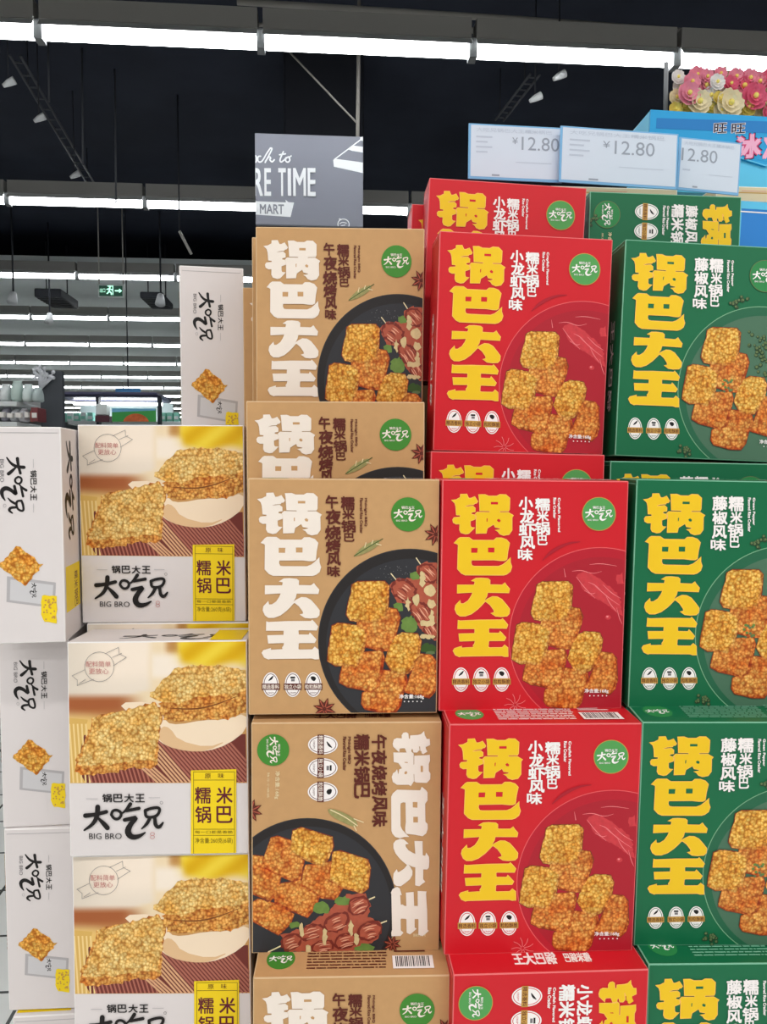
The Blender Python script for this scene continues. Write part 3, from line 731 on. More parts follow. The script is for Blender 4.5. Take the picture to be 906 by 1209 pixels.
def white_back(root):
    place = lambda u, v, l: (WW / 2 - u, WD + l, v)     # read from behind
    f = Face([(0, 0), (WW, 0), (WW, WH), (0, WH)], WW, WH)
    a = Art(WW, WH, place); a.map = None; k = .00024
    logo(a, lambda p: (.030 + (p[1] - 215) * -k * .8, .150 - (p[0] - 250) * k), M['black'], k)
    a.build('brand_lettering', root)
    a = Art(WW, WH, place); a.rect(.006, .028, .064, .074, M['label'])
    lb = a.build('flavour_label', root)
    a = Art(WW, WH, place, 3e-4)
    for i, ch in enumerate('糯米锅巴'):
        vs, fs = glyphs(ch, 0); z = .066 - i * .0095
        a.tris([(.040 + q * .014, z - p * .0085) for p, q in vs], fs, M['maroon'])
    a.build('label_lettering', lb)
def white_box():
    root = empty('rice_cracker_box')
    mb = MB(); mb.bevel_box((-WW / 2, 0, 0), (WW / 2, WD, WH), .0012, M['white'], M['white_edge'])
    for sx in (-1, 1): mb.box((sx * WW / 2 - .0003, .003, WH - .006), (sx * WW / 2 + .0003, WD - .003, WH - .0055), M['grey'])
    mb.build('carton', root)
    white_front(root); white_back(root)
    white_end(root, lambda u, v, l: (WW / 2 + l, u, v))
    a = Art(WW, WD, top_place(WW, WH)); k = .00028
    logo(a, lambda p: (.105 + (p[0] - 250) * k, .025 - (p[1] - 215) * k * .6), M['black'], k * .7); a.rect(.14, .002, .172, .06, M['label']); a.build('top_print', root)
    return root

# ------------------------------------------------------------------ the shop around
FLOOR = mat('floor_tile', (225, 226, 222), .25, .4)
nt = FLOOR.node_tree; br = nt.nodes.new('ShaderNodeTexBrick'); tc = nt.nodes.new('ShaderNodeTexCoord')
br.offset = 0; br.inputs['Color1'].default_value = lin((226, 228, 224)); br.inputs['Color2'].default_value = lin((219, 221, 218)); br.inputs['Mortar'].default_value = lin((70, 72, 70))
br.inputs['Scale'].default_value = 1; br.inputs['Brick Width'].default_value = .3; br.inputs['Row Height'].default_value = .3; br.inputs['Mortar Size'].default_value = .006
nt.links.new(tc.outputs['Object'], br.inputs['Vector']); nt.links.new(br.outputs['Color'], nt.nodes['Principled BSDF'].inputs['Base Color'])
def struct(name, a, b, m):
    mb = MB(); mb.box(a, b, m); return tag(mb.build(name), kind='structure')
X0, X1, Y0, Y1, HC = -24, 24, -9, 50, 4.75
struct('floor', (X0, Y0, -.1), (X1, Y1, 0), FLOOR)
struct('ceiling', (X0, Y0, HC), (X1, Y1, HC + .2), mat('ceiling_black', (50, 54, 66), .8, .1, noise=.45, nscale=1.2))
struct('ceiling_far', (X0, 11.0, 4.3), (X1, Y1 - .1, 4.4), mat('ceiling_grey', (214, 220, 220), .7, .2))
wl = mat('shop_wall', (150, 156, 158), .7)
struct('wall_left', (X0 - .2, Y0, 0), (X0, Y1, HC), wl); struct('wall_right', (X1, Y0, 0), (X1 + .2, Y1, HC), wl)
struct('wall_back', (X0, Y1, 0), (X1, Y1 + .2, HC), wl); struct('wall_front', (X0, Y0 - .2, 0), (X1, Y0, HC), wl)

# --- rows of fluorescent tube lights
tube_m = glow('tube_glass', (250, 253, 255), TUBE); refl = mat('reflector_white', (206, 208, 206), .5); trunk = mat('trunking_grey', (150, 148, 144), .5)
def make_light():
    r = empty('fluorescent_light')
    mb = MB(); mb.box((-.585, -.06, .05), (.585, .06, .16), trunk)
    mb.add([(-.585, -.085, .005), (.585, -.085, .005), (.585, -.05, .05), (-.585, -.05, .05), (-.585, .05, .05), (.585, .05, .05), (.585, .085, .005), (-.585, .085, .005)],
           [(0, 1, 2, 3), (3, 2, 5, 4), (4, 5, 6, 7)], refl)
    mb.build('reflector', r)
    mb = MB(); mb.tube([(-.575, 0, 0), (.575, 0, 0)], .036, tube_m, 12); mb.build('tube', r)
    for s in (-1, 1):
        mb = MB(); mb.box((s * .59 - .012, -.04, -.045), (s * .59 + .012, .04, .06), mat('lamp_holder', (120, 122, 124), .5)); mb.build('lamp_holder', r)
    return r
light0 = make_light(); first = [True]
ORD = ['nearest', 'second', 'third', 'fourth', 'fifth', 'sixth', 'seventh', 'eighth', 'ninth', 'tenth', 'eleventh', 'twelfth', 'thirteenth', 'fourteenth']
NTH = ['leftmost', 'second', 'third', 'fourth', 'fifth', 'sixth', 'seventh', 'eighth', 'ninth', 'tenth', 'eleventh', 'twelfth']
for k in range(13):
    Y = ROW0 + DROW * k; y_img = 550 - 930 * (LAMP_Z - 1.6) / Y
    xl = ray(-4, y_img, Y).x; xr = ray(910 if k == 0 else 500 if k == 1 else 216, y_img, Y).x
    ph = ray(48 if k == 0 else 10 if k == 1 else 78 + 37 * k % 60, y_img, Y).x
    n0 = math.floor((xl - ph) / 1.2); n = 0
    while ph + n0 * 1.2 < xr:
        x = ph + (n0 + .5) * 1.2; n0 += 1
        loc = (x, Y, LAMP_Z)
        o = light0 if first[0] else dup(light0, loc, (0, 0, 0)); first[0] = False; o.location = loc
        tag(o, f'glowing white fluorescent tube light, {NTH[n]}{" from the left" if n else ""} in the {ORD[k]} ceiling row' , 'ceiling light', f'fluorescent lights of the {ORD[k]} ceiling row'); n += 1
    # continuous carrier rail of this row, hung from the ceiling
# --- pipes, trays and beams under the dark ceiling
pipe_m = mat('pipe_grey', (168, 164, 158), .5); steel = mat('dark_steel', (44, 46, 52), .6); 
def pipe(name, label, pts, r, m, cat='pipe', group=None):
    mb = MB(); mb.tube(pts, r, m, 8); o = mb.build(name); return tag(o, label, cat, group)
Z = 4.45
pipe('conduit_pipe', 'pale conduit pipe running above the nearest light row to the right edge', [ray_z(280, 2, Z), ray_z(600, 22, Z), ray_z(930, 46, Z)], .02, pipe_m)
pipe('conduit_pipe', 'second pale conduit pipe just below the first above the nearest light row', [ray_z(360, 28, Z - .12), ray_z(660, 40, Z - .12), ray_z(930, 56, Z - .12)], .018, pipe_m)
pipe('conduit_pipe', 'thin pale conduit pipe in the top left corner of the ceiling', [ray_z(-10, 6, Z), ray_z(110, 16, Z)], .012, pipe_m)
pipe('conduit_pipe', 'pale bent conduit above the left end of the nearest light row', [ray_z(-10, 22, Z - .25), ray_z(120, 38, Z - .25), ray_z(300, 30, Z - .25), ray_z(430, 20, Z - .25)], .012, pipe_m)
def tray(label, p, q, n=16):
    r = empty('cable_tray'); p, q = Vector(p), Vector(q); r.location = p; q = q - p; d = q.normalized(); sd = d.cross(Vector((0, 0, 1))).normalized() * .035
    mb = MB(); tm = mat('tray_steel', (74, 76, 82), .5)
    for s in (-1, 1): mb.tube([sd * s, q + sd * s], .01, tm, 6)
    for i in range(n): c = q * ((i + .5) / n); mb.tube([c - sd, c + sd], .006, tm, 6)
    mb.build('ladder_rails', r)
    for t_ in (.15, .85):
        mb = MB(); c = q * t_; mb.tube([c - sd, c - sd + Vector((0, 0, HC - p.z - c.z))], .005, steel, 5); mb.build('hanger', r)
    return tag(r, label, 'cable tray')
tray('steel ladder cable tray slanting across the dark ceiling at the left', ray_z(18, 66, 4.4), ray_z(118, 235, 4.4))
tray('short ladder cable tray under the ceiling left of the price tags', ray_z(632, 88, 4.4), ray_z(590, 142, 4.4), 8)
mb = MB(); p = ray(212, 273, 7.0); mb.tube([(p.x, 7.0, HC), p], .007, steel, 6); mb.tube([p, ray(226, 300, 7.0)], .012, pipe_m, 8)
tag(mb.build('hanger_rod'), 'slanting pale rod end on a dark drop below the second light row', 'rod')
for lab, x, y0, y1, Y in (('thin dark drop rod in the upper left, close to the slanting cable tray', 57, 60, 120, 6), ('thin dark drop rod right of the slanting cable tray', 97, 65, 195, 6.3), ('thin dark drop rod in the middle of the dark ceiling', 136, 100, 240, 6.6)):
    pipe('drop_rod', lab, [Vector((ray(x, y0, Y).x, Y, HC)), ray(x + 1, y1, Y)], .008, mat('rod_dark', (70, 72, 78), .6), 'rod', 'thin rods below the ceiling')
for lab, x, y, Y in (('small white clip spotlight left of the slanting cable tray, the upper one', 10, 98, 5.5), ('small white clip spotlight halfway down the slanting cable tray', 46, 140, 6), ('small white clip spotlight near the bottom of the slanting cable tray', 88, 207, 7), ('small white spotlight above the leftmost price tag', 632, 116, 5.2), ('small white spotlight higher on the right, near the light row', 660, 90, 5)):
    r = empty('spotlight', ray(x, y, Y)); mb = MB(); mb.tube([(-.035, 0, -.02), (0, 0, 0), (.04, 0, .02)], [.012, .022, .026], mat('lamp_white', (220, 222, 224), .4), 10); mb.build('lamp_head', r)
    mb = MB(); mb.tube([(0, 0, .015), (0, 0, HC - r.location.z)], .005, steel, 6); mb.build('stem', r); tag(r, lab, 'spotlight', 'small spotlights under the ceiling')
# dark duct behind the sign and cassettes further off
mb = MB(); p, q = ray(335, 124, 6.2), ray(430, 163, 6.2); mb.bevel_box((p.x, 6.2, q.z - .3), (q.x, 6.9, HC), .02, mat('duct_dark', (40, 42, 50), .6)); 
tag(mb.build('air_duct'), 'dark boxy air duct behind the top of the grey hanging sign', 'duct')
for lab, x0, x1, y0, y1, Y in (('dark ceiling cassette unit left of the green exit sign', 40, 72, 340, 351, 11.2), ('dark ceiling cassette unit right of the green exit sign', 165, 192, 344, 352, 11.2)):
    p, q = ray(x0, y0, Y), ray(x1, y1, Y); r = empty('ceiling_cassette', ((p.x + q.x) / 2, Y, q.z)); w = (q.x - p.x) / 2
    mb = MB(); mb.bevel_box((-w, 0, 0), (w, .8, p.z - q.z), .02, steel); mb.build('housing', r)
    mb = MB()
    for i in range(6): mb.box((-w * .9, .08 + i * .11, -.008), (w * .9, .12 + i * .11, .002), mat('grille_dark', (28, 30, 34), .6))
    mb.build('grille', r)
    for s in (-1, 1): mb = MB(); mb.tube([(s * w * .8, .4, p.z - q.z), (s * w * .8, .4, HC - q.z)], .01, steel, 6); mb.build('hanger', r)
    tag(r, lab, 'air conditioner')
for lab, x, y, Y in (('white track spotlight at the far left below the third light row', 16, 352, 9.6), ('white track spotlight right of the green exit sign', 190, 354, 9.6), ('small hanging spotlight below the dark cassette at left', 59, 376, 10.7)):
    r = empty('track_spotlight', ray(x, y, Y)); mb = MB(); mb.tube([(0, 0, .06), (0, -.02, 0), (0, -.05, -.06)], [.035, .05, .06], mat('lamp_white', (220, 222, 224), .4), 12); mb.build('lamp_head', r)
    mb = MB(); mb.tube([(0, 0, .05), (0, 0, HC - r.location.z)], .012, steel, 6); mb.build('stem', r); tag(r, lab, 'spotlight', 'track spotlights in the distance')
# --- exit sign
p, q = ray(115, 335, 9.6), ray(147, 352, 9.6); r = empty('exit_sign', ((p.x + q.x) / 2, 9.6, q.z)); w, h = q.x - p.x, p.z - q.z
mb = MB(); mb.bevel_box((-w / 2, 0, 0), (w / 2, .04, h), .006, mat('sign_frame', (190, 196, 194), .4)); mb.build('frame', r)
a = Art(w, h, front_place(w), 2e-3); a.STEP = 1e-3; a.rect(.02, .02, w - .02, h - .02, glow('exit_green', (14, 60, 44), .5)); a.build('face', r)
a = Art(w, h, front_place(w), 5e-3); a.STEP = 1e-3; gw = glow('exit_white', (190, 255, 225), 1.2)
a.stroke([(w * .46, h * .72), (w * .44, h * .45), (w * .36, h * .3)], .014, gw); a.stroke([(w * .44, h * .45), (w * .52, h * .36), (w * .52, h * .24)], .014, gw); a.stroke([(w * .36, h * .6), (w * .46, h * .64), (w * .56, h * .56)], .012, gw); a.poly(oval(w * .475, h * .8, .013, n=12), gw)
a.poly([(w * .38, h * .86), (w * .60, h * .86), (w * .60, h * .2), (w * .57, h * .2), (w * .57, h * .8), (w * .38, h * .8)], gw)
a.stroke([(w * .68, h * .5), (w * .84, h * .5)], .016, gw); a.poly([(w * .82, h * .66), (w * .93, h * .5), (w * .82, h * .34)], gw)
vs, fs = glyphs('出口', 0); a.tris([(w * (.1 + .2 * p_), h * (.36 + .3 * q_)) for p_, q_ in vs], fs, gw)
a.build('pictogram', r)
for s in (-1, 1): mb = MB(); mb.tube([(s * w * .45, .02, h), (s * w * .45, .02, HC - q.z)], .008, pipe_m, 6); mb.build('hanger', r)
tag(r, 'small green running man exit sign hanging between the far light rows', 'exit sign')

# --- grey hanging shop sign
Ysg = 5.2; p, q = ray(301, 157, Ysg), ray(429, 268, Ysg); w, h = q.x - p.x, p.z - q.z
r = empty('hanging_sign', ((p.x + q.x) / 2, Ysg, q.z), (0, 0, 0))
mb = MB(); mb.bevel_box((-w / 2, 0, 0), (w / 2, .03, h), .004, mat('sign_grey', (142, 144, 156), .5)); mb.build('panel', r)
sw = mat('sign_white', (250, 252, 255), .5); sp = front_place(w)
f = Face([(37, 42), (872, 75), (865, 745), (40, 742)], w, h)
a = Art(w, h, sp, 1e-3); a.STEP = 3e-4; a.map = f
for p_ in ([(30,222),(48,215),(50,262),(40,268)], [(82,222),(62,222),(58,255),(74,270),(98,258),(130,200),(160,160)], [(160,160),(178,160),(140,230),(118,270)], [(120,262),(150,220),(165,240),(150,245),(172,270),(190,250)],
           [(262,188),(232,250),(240,270),(262,258),(285,232)], [(232,212),(278,205)], [(300,228),(280,240),(278,262),(300,272),(316,248),(300,228)], [(306,232),(322,222)]): a.stroke(p_, 12, sw)
a.build('script_lettering', r)
a = Art(w, h, sp, 1e-3); a.STEP = 3e-4; a.map = f
for ch, x0, x1 in (('R', 22, 100), ('E', 108, 166), ('T', 218, 282), ('I', 290, 324), ('M', 334, 438), ('E', 446, 512)): a.text(ch, x0 + 5, 316, x1 - 5, 522, sw, 0, .1 if ch in 'RETE' else .06)
a.build('block_lettering', r)
a = Art(w, h, sp, 1e-3); a.STEP = 3e-4; a.map = f
a.poly([(30, 566), (278, 572), (276, 552), (300, 570), (342, 572), (314, 682), (30, 668)], sw); bn = a.build('banner', r)
a = Art(w, h, sp, 2.5e-3); a.STEP = 3e-4; a.map = f; a.text('MART', 75, 590, 262, 660, mat('sign_grey2', (150, 152, 162), .5), 0, .04); a.build('banner_lettering', bn)
a = Art(w, h, sp, 1e-3); a.STEP = 3e-4; a.map = f
a.poly([(645,250),(660,240),(830,262),(880,270),(880,350),(860,345),(650,300)], sw); a.stroke([(655,245),(750,175),(875,82)], 9, sw); a.poly([(760,172),(800,142),(880,152),(880,196),(790,182)], sw); a.poly([(850,82),(880,72),(880,112),(850,102)], sw)
a.build('slice_drawing', r)
a = Art(w, h, sp, 1e-3); a.STEP = 3e-4; a.map = f; a.ring(718, 728, 46, 42, 7, sw); a.stroke([(690,700),(684,684),(702,692)], 5, sw); a.stroke([(690,725),(710,712),(740,720)], 6, sw); a.stroke([(700,740),(730,735)], 6, sw); a.build('round_emblem', r)
mb = MB(); mb.tube([(w * .45, .015, h), (w * .47, .015, HC - q.z)], .012, pipe_m, 8); mb.build('hanger_rod', r)
mb = MB(); t = ray(340, 58, 5.2); mb.tube([(t.x - r.location.x, .015, t.z - q.z), (w * .46, .015, h + .08)], .006, pipe_m, 8); mb.build('stay_wire', r)
tag(r, 'grey hanging shop sign with white BACK TO MORE TIME lettering and a drawn slice', 'sign')

# ------------------------------------------------------------------ stepped display the cartons stand on
rs = mat('riser_card', (150, 118, 84), .7, .2, noise=.1)
mb = MB()
mb.box((-.262, .66, 0), (.62, 1.6, .882), rs); mb.box((-.340, .86, 0), (-.262, 1.3, .783), rs)
for a_, b_ in (((-.07, .842, .88), (.115, .893, 1.43)), ((.12, .838, .88), (.62, .90, 1.378)), ((-.08, .90, .88), (.12, 1.02, 1.616)), ((-.084, 1.02, .88), (.12, 1.3, 1.595)), ((.12, .925, .88), (.62, 1.35, 1.695)),
               ((-.27, .958, .88), (-.075, 1.036, 1.432)), ((-.20, 1.036, .88), (-.086, 1.3, 1.616)), ((-.27, .876, .88), (-.08, .955, 1.21))): mb.box(a_, b_, rs)
tag(mb.build('display_riser'), kind='structure')

def put(proto, used, x, y, z, yaw, tilt, roll, h, H, label, cat, group, s=1.0):
    rot = (Matrix.Rotation(R(yaw), 3, 'Z') @ Matrix.Rotation(R(tilt), 3, 'X') @ Matrix.Rotation(R(roll), 3, 'Y')).to_euler()
    sc = (s, s, h / H)
    if not used: o = proto; o.location = (x, y, z); o.rotation_euler = rot; o.scale = sc
    else: o = dup(proto, (x, y, z), rot, sc)
    return tag(o, label, cat, group)
# x, front y, bottom z, yaw, tilt, roll, height, landscape?, label
BOX = {
 'kraft': [
  (.0266, .7262, .883, -2.4, .2, .7, .231, 0, 'tan carton in the bottom row with barcode on top, cut off by the frame'),
  (.0249, .7647, 1.1135, -2.4, -.1, .4, .2345, 1, 'tan carton with white title turned sideways and meat skewers at the bottom'),
  (.0234, .7739, 1.3535, -1.4, -.3, .45, .2345, 0, 'tan carton showing its whole upright front, in the middle row left of red'),
  (.0186, .8375, 1.4340, -.7, .2, 0, .2345, 0, 'tan carton mostly hidden, only its top third showing behind the middle row'),
  (.0235, .8985, 1.6205, -3.9, 1.0, .46, .245, 0, 'tan carton at the top of the tan column, below the grey sign'),
  (.0140, .9620, 1.618, -4.0, .5, .4, .2545, 0, 'tan carton edge just left of the topmost tan front, hidden behind it'),
  (-.0020, 1.0300, 1.597, -3.0, 0, 0, .232, 0, 'lower tan carton edge seen between the white upright box and the topmost tan carton')],
 'red': [
  (.2129, .7013, .885, -.5, -.2, 1.1, .2385, 1, 'red carton in the bottom row with sideways title, foot cut off by the frame'),
  (.2134, .7326, 1.1230, -1.2, 1.4, .87, .231, 0, 'red carton with white barcode and green roundel on its top face, second row up'),
  (.2126, .7683, 1.3545, -.3, .8, .57, .232, 0, 'red carton showing its whole upright front between tan and green in the middle row'),
  (.2086, .8307, 1.3825, -1.7, .2, 1.1, .232, 0, 'red carton mostly hidden, a strip of its top showing over the middle row'),
  (.2166, .8432, 1.6150, 0, 1.2, 1.43, .231, 0, 'large red carton front in the upper row, below the red carton under the price tags'),
  (.2150, .9360, 1.698, -1.0, .5, 2.4, .236, 0, 'red carton at the very top right under the leftmost price tag'),
  (.2040, 1.0, 1.698, -1.0, .5, 2.0, .227, 0, 'red carton edge peeping out left of the topmost red carton')],
 'green': [
  (.4049, .7020, .885, -3.0, 0, .6, .237, 0, 'green carton in the bottom row with yellow title, foot cut off by the frame'),
  (.4049, .7295, 1.1225, -4.6, 3.4, 0, .232, 0, 'green carton with upright yellow title, second row up at the right edge'),
  (.4058, .7579, 1.3540, -4.0, .4, 1.05, .232, 0, 'green carton with upright yellow title in the middle row at the right edge'),
  (.4060, .8290, 1.3780, -3.5, 0, 1.0, .2265, 0, 'green carton mostly hidden, a strip of its top showing over the middle row'),
  (.4135, .8275, 1.6080, -2.2, -1.4, 2.39, .232, 0, 'large green carton front in the upper row, right of the large red one'),
  (.4180, .9450, 1.698, -1.5, 0, 1.0, .232, 1, 'green carton at the very top with sideways title, under the right price tags')],
}
for kind, lst in BOX.items():
    pr = {}
    for x, y, z, ya, ti, ro, h, land, lab in lst:
        used = land in pr
        if not used: pr[land] = rice_box(kind, land)
        put(pr[land], used, x, y, z, ya, ti, ro, h, BH, lab, 'snack box', {'kraft': 'tan', 'red': 'red', 'green': 'green'}[kind] + ' rice cracker cartons')
wb = white_box(); used = False
for x, y, z, ya, ti, ro, h, lab in [
  (-.1593, .7788, .9967, -3.7, -2.6, -.5, .213, 'white food picture carton lowest in its stack, cut off by the frame bottom'),
  (-.1607, .7846, 1.2110, -2.8, -2.0, -.2, .2155, 'white carton with food picture in the middle of the front white stack'),
  (-.1650, .8740, 1.2150, -2.2, 0, 0, .2135, 'white carton of which just a strip shows between two full white fronts'),
  (-.1697, .8748, 1.4290, -2.2, .6, 0, .2160, 'white carton with food picture at the top of the front white stack'),
  (-.1800, .9600, 1.436, -2.2, 0, 0, .213, 'white carton edge with straw pattern squeezed between two white boxes'),
  (-.2940, .8130, 1.4220, -86.5, 0, 0, .2175, 'white end-on carton topmost at the left edge, its side face visible'),
  (-.3085, .8713, 1.2060, -88.6, .8, .5, .2145, 'white end-on carton second from the top in the left stack'),
  (-.3070, .8672, 1.0000, -91.3, 1.2, .2, .2055, 'white end-on carton third from the top in the left stack'),
  (-.3000, .8600, .7850, -90, 0, 0, .213, 'white end-on carton lowest in the left stack, cut off by the frame bottom'),
  (-.1360, 1.0420, 1.618, -83.5, 0, -2.2, .238, 'white end-on carton standing alone on top, beside the tan column')]:
    # cartons set end-on are placed by the middle of the end that faces the shopper
    if ya < -45:
        t = R(ya); x -= WD / 2 * -math.sin(t) * 0; 
        cx, cy = x, y
        a_ = R(ya)                      # local +X end centre (WW/2, WD/2) lands at (cx, cy)
        ox = WW / 2 * math.cos(a_) - WD / 2 * math.sin(a_); oy = WW / 2 * math.sin(a_) + WD / 2 * math.cos(a_)
        if lab.startswith('white end-on carton standing'): k_ = 1.09; ox *= k_; oy *= k_
        x, y = cx - ox, cy - oy
    put(wb, used, x, y, z, ya, ti if ya > -45 else 0, ro if ya > -45 else 0, h, WH, lab, 'snack box', 'white rice cracker cartons', 1.09 if 'standing alone' in lab else 1.0); used = True

# ------------------------------------------------------------------ price tags on the top cartons
tg = mat('tag_paper', (206, 216, 230), .4); te = mat('tag_sleeve_edge', (120, 176, 220), .3); ti_ = mat('tag_ink', (150, 158, 172), .5); tl = mat('tag_ink_light', (186, 196, 212), .5)
def price_tag(label, corners, Y, pos, num):
    (x0, y0), (x1, y1), (x2, y2), (x3, y3) = corners
    TL, TR, BR, BL = (ray(px, py, Y) for px, py in corners)
    c = (BL + BR) / 2; r = empty('price_tag', c); w = (TR - TL).length; h = ((TL - BL).length + (TR - BR).length) / 2
    r.rotation_euler = (R(-2), math.atan2(-(BR - BL).z, (BR - BL).x), 0)
    mb = MB(); mb.bevel_box((-w / 2, 0, 0), (w / 2, .0016, h), .0006, te); mb.build('plastic_sleeve', r)
    a = Art(w, h, front_place(w), 2e-4); a.rect(.003, .0035, w - .002, h - .002, tg); a.build('paper_card', r)
    a = Art(w, h, front_place(w), 4e-4)
    vs, fs = glyphs('12.80', 0); a.tris([(w * (pos[0] + (pos[1] - pos[0]) * p_), h * (.56 + .24 * q_)) for p_, q_ in vs], fs, ti_)
    vs, fs = glyphs('¥' if pos[0] > .1 else ' ', 0); a.tris([(w * (pos[0] - .1 + .06 * p_), h * (.66 + .12 * q_)) for p_, q_ in vs], fs, ti_)
    a.build('price_lettering', r); a = Art(w, h, front_place(w), 4e-4)
    vs, fs = glyphs('大吃兄锅巴大王糯米锅巴', 0); a.tris([(w * (.08 + .8 * p_), h * (.86 + .07 * q_)) for p_, q_ in vs], fs, tl)
    a.build('heading_print', r); a = Art(w, h, front_place(w), 4e-4)
    for j in range(4 if pos[0] > .1 else 1): a.rect(w * .08, h * ((.48 if pos[0] > .1 else .38) + .09 * j), w * (.2 + .05 * (j % 2)), h * ((.51 if pos[0] > .1 else .41) + .09 * j), tl)
    a.build('detail_print', r); a = Art(w, h, front_place(w), 4e-4)
    a.rect(w * .5, h * .33, w * .88, h * .34, tl); a.build('rule_print', r); a = Art(w, h, front_place(w), 4e-4); a.rect(w * .25, h * .07, w * .33, h * .1, ti_)
    a.build('code_print', r)
    tag(r, label, 'price tag', 'price tags above the cartons')
price_tag('leftmost blue-edged price tag reading 12.80 above the top red carton', [(549, 145), (661, 149), (664, 216), (553, 211)], 1.0, (.56, .96), 0)
price_tag('middle wide price tag reading 12.80, overlapping the other two', [(657, 148), (797, 156), (798, 224), (661, 215)], .99, (.46, .8), 0)
price_tag('rightmost price tag reading 12.80 in front of the blue carton', [(795, 160), (869, 168), (872, 231), (799, 224)], 1.005, (.05, .62), 0)

# ------------------------------------------------------------------ goods on the shelf behind
cy_ = mat('cyan_board', (28, 160, 220), .4); cyl = mat('cyan_light', (92, 196, 236), .4); cyd = mat('cyan_deep', (20, 124, 196), .4); navy = mat('ink_navy', (20, 26, 60)); rose = mat('ink_rose', (240, 176, 206)); rosed = mat('ink_rose_dark', (206, 70, 120))
Yb = 1.14; p, q = ray(766, 132, Yb), ray(960, 236, Yb); w, h = q.x - p.x, p.z - q.z
r = empty('blue_display_carton', ((p.x + q.x) / 2, Yb, q.z), (0, R(2.2), R(-2)))
f = Face([(766, 132), (960, 156), (960, 262), (766, 236)], w, h)
mb = MB(); mb.bevel_box((-w / 2, .003, .005), (w / 2, .085, h), .001, cyl, cyl); mb.build('carton', r)
a = Art(w, h, front_place(w), 0); a.map = f; a.mb = MB()
prof = [(766,132),(960,156),(960,196),(925,196),(900,212),(870,200),(766,204)]
v2 = [f(x) for x in prof]; n = len(v2)
mb = MB(); mb.add([(x - w / 2, -.001, z) for x, z in v2] + [(x - w / 2, .003, z) for x, z in v2], [tuple(range(n - 1, -1, -1)), tuple(range(n, 2 * n))] + [(i, (i + 1) % n, n + (i + 1) % n, n + i) for i in range(n)], cy_); mb.build('front_panel', r)
a = Art(w, h, front_place(w), 1.3e-3); a.map = f; a.poly([(773, 143), (960, 160), (960, 176), (773, 156)], cyd); a.poly([(870, 168), (960, 178), (960, 186), (925, 190), (900, 206), (872, 196)], cy_)
a.stroke([(870, 199), (900, 211), (925, 195), (960, 195)], 1.6, cyl, 0); a.build('panel_print', r)
a = Art(w, h, front_place(w), 1.7e-3); a.map = f
for ch, x0, x1 in (('旺', 838, 852), ('旺', 858, 873)): a.text(ch, x0, 154 + (x0 - 838) * .08, x1, 166 + (x0 - 838) * .08, M['paper'], 0, .12); a.text(ch, x0, 154 + (x0 - 838) * .08, x1, 166 + (x0 - 838) * .08, navy, 0, .04)
a.text('冰', 866, 171, 892, 199, navy, 0, .2); a.text('冰', 866, 171, 892, 199, rosed, 0, .15); a.text('冰', 866, 171, 892, 199, rose, 0, .08); a.text('冻', 896, 174, 922, 203, rose, 0, .08)
a.build('brand_lettering', r)
tag(r, 'sky blue snack carton with navy and pink lettering behind the right price tag', 'carton')
# small blue pack at the right edge, cream cartons under the tags
Yk = 1.02; p, q = ray(871, 237, Yk), ray(935, 310, Yk); w, h = q.x - p.x, p.z - q.z
r = empty('blue_snack_pack', ((p.x + q.x) / 2, Yk, q.z), (0, R(2), 0)); bl = mat('pack_blue', (36, 128, 208), .35)
mb = MB(); mb.bevel_box((-w / 2, 0, 0), (w / 2, .05, h), .004, bl, cyl); mb.build('carton', r)
a = Art(w, h, front_place(w), 3e-4); a.rect(0, h * .86, w, h, cyl); a.rect(0, h * .80, w, h * .82, M['paper']); a.build('panel_print', r)
tag(r, 'small blue snack pack at the right edge beside the green top carton', 'snack pack')
cream = mat('cream_card', (222, 206, 166), .6); crl = mat('cream_light', (236, 228, 206), .6)
for lab, x0, x1, y0, y1, Y in (('flat cream carton under the middle price tag, above the top green box', 650, 800, 219, 240, 1.075), ('flat cream carton under the blue carton at the right edge', 846, 945, 219, 240, 1.078)):
    p, q = ray(x0, y0, Y), ray(x1, y1, Y); r = empty('flat_carton', ((p.x + q.x) / 2, Y, q.z)); w, h = q.x - p.x, p.z - q.z
    mb = MB(); mb.bevel_box((-w / 2, 0, 0), (w / 2, .06, h), .0015, cream, crl); mb.build('carton', r)
    a = Art(w, h, front_place(w), 2e-4); a.rect(w * .25, h * .55, w * .85, h * .62, M['gold']); a.rect(w * .3, h * .68, w * .6, h * .73, M['meat_l']); a.build('stripe_print', r)
    tag(r, lab, 'carton', 'flat cream cartons')
# artificial flowers in a clear box
def flower(mb, c, rad, petals, m, mc, layers=3):
    c = Vector(c)
    for L in range(layers):
        rr = rad * (1 - .27 * L); n = max(5, petals - L)
        for k in range(n):
            t = 2 * math.pi * k / n + L * .5
            d = Vector((math.cos(t), 0, math.sin(t))); s_ = Vector((-math.sin(t), 0, math.cos(t))); f_ = Vector((0, -1, 0))
            b = c + f_ * rad * .18 * L
            vs = []
            for i, (u, ww, up) in enumerate(((.1, .12, 0), (.5, .42, .1), (.85, .46, .25 + .1 * L), (1.05, .2, .42 + .12 * L))):
                vs += [b + d * rr * u - s_ * rr * ww + f_ * rr * up * 1.05, b + d * rr * u + f_ * rr * up * .8, b + d * rr * u + s_ * rr * ww + f_ * rr * up * 1.05]
            mb.add(vs, [(3 * i + j, 3 * i + j + 1, 3 * i + j + 4, 3 * i + j + 3) for i in range(3) for j in range(2)], m, True)
    mb.ball(c + Vector((0, -rad * .5, 0)), rad * .22, mc, 8, 5)
Yf = 1.3; q = ray(790, 140, Yf); r = empty('flower_arrangement', (ray(850, 140, Yf).x, Yf, q.z - .02))
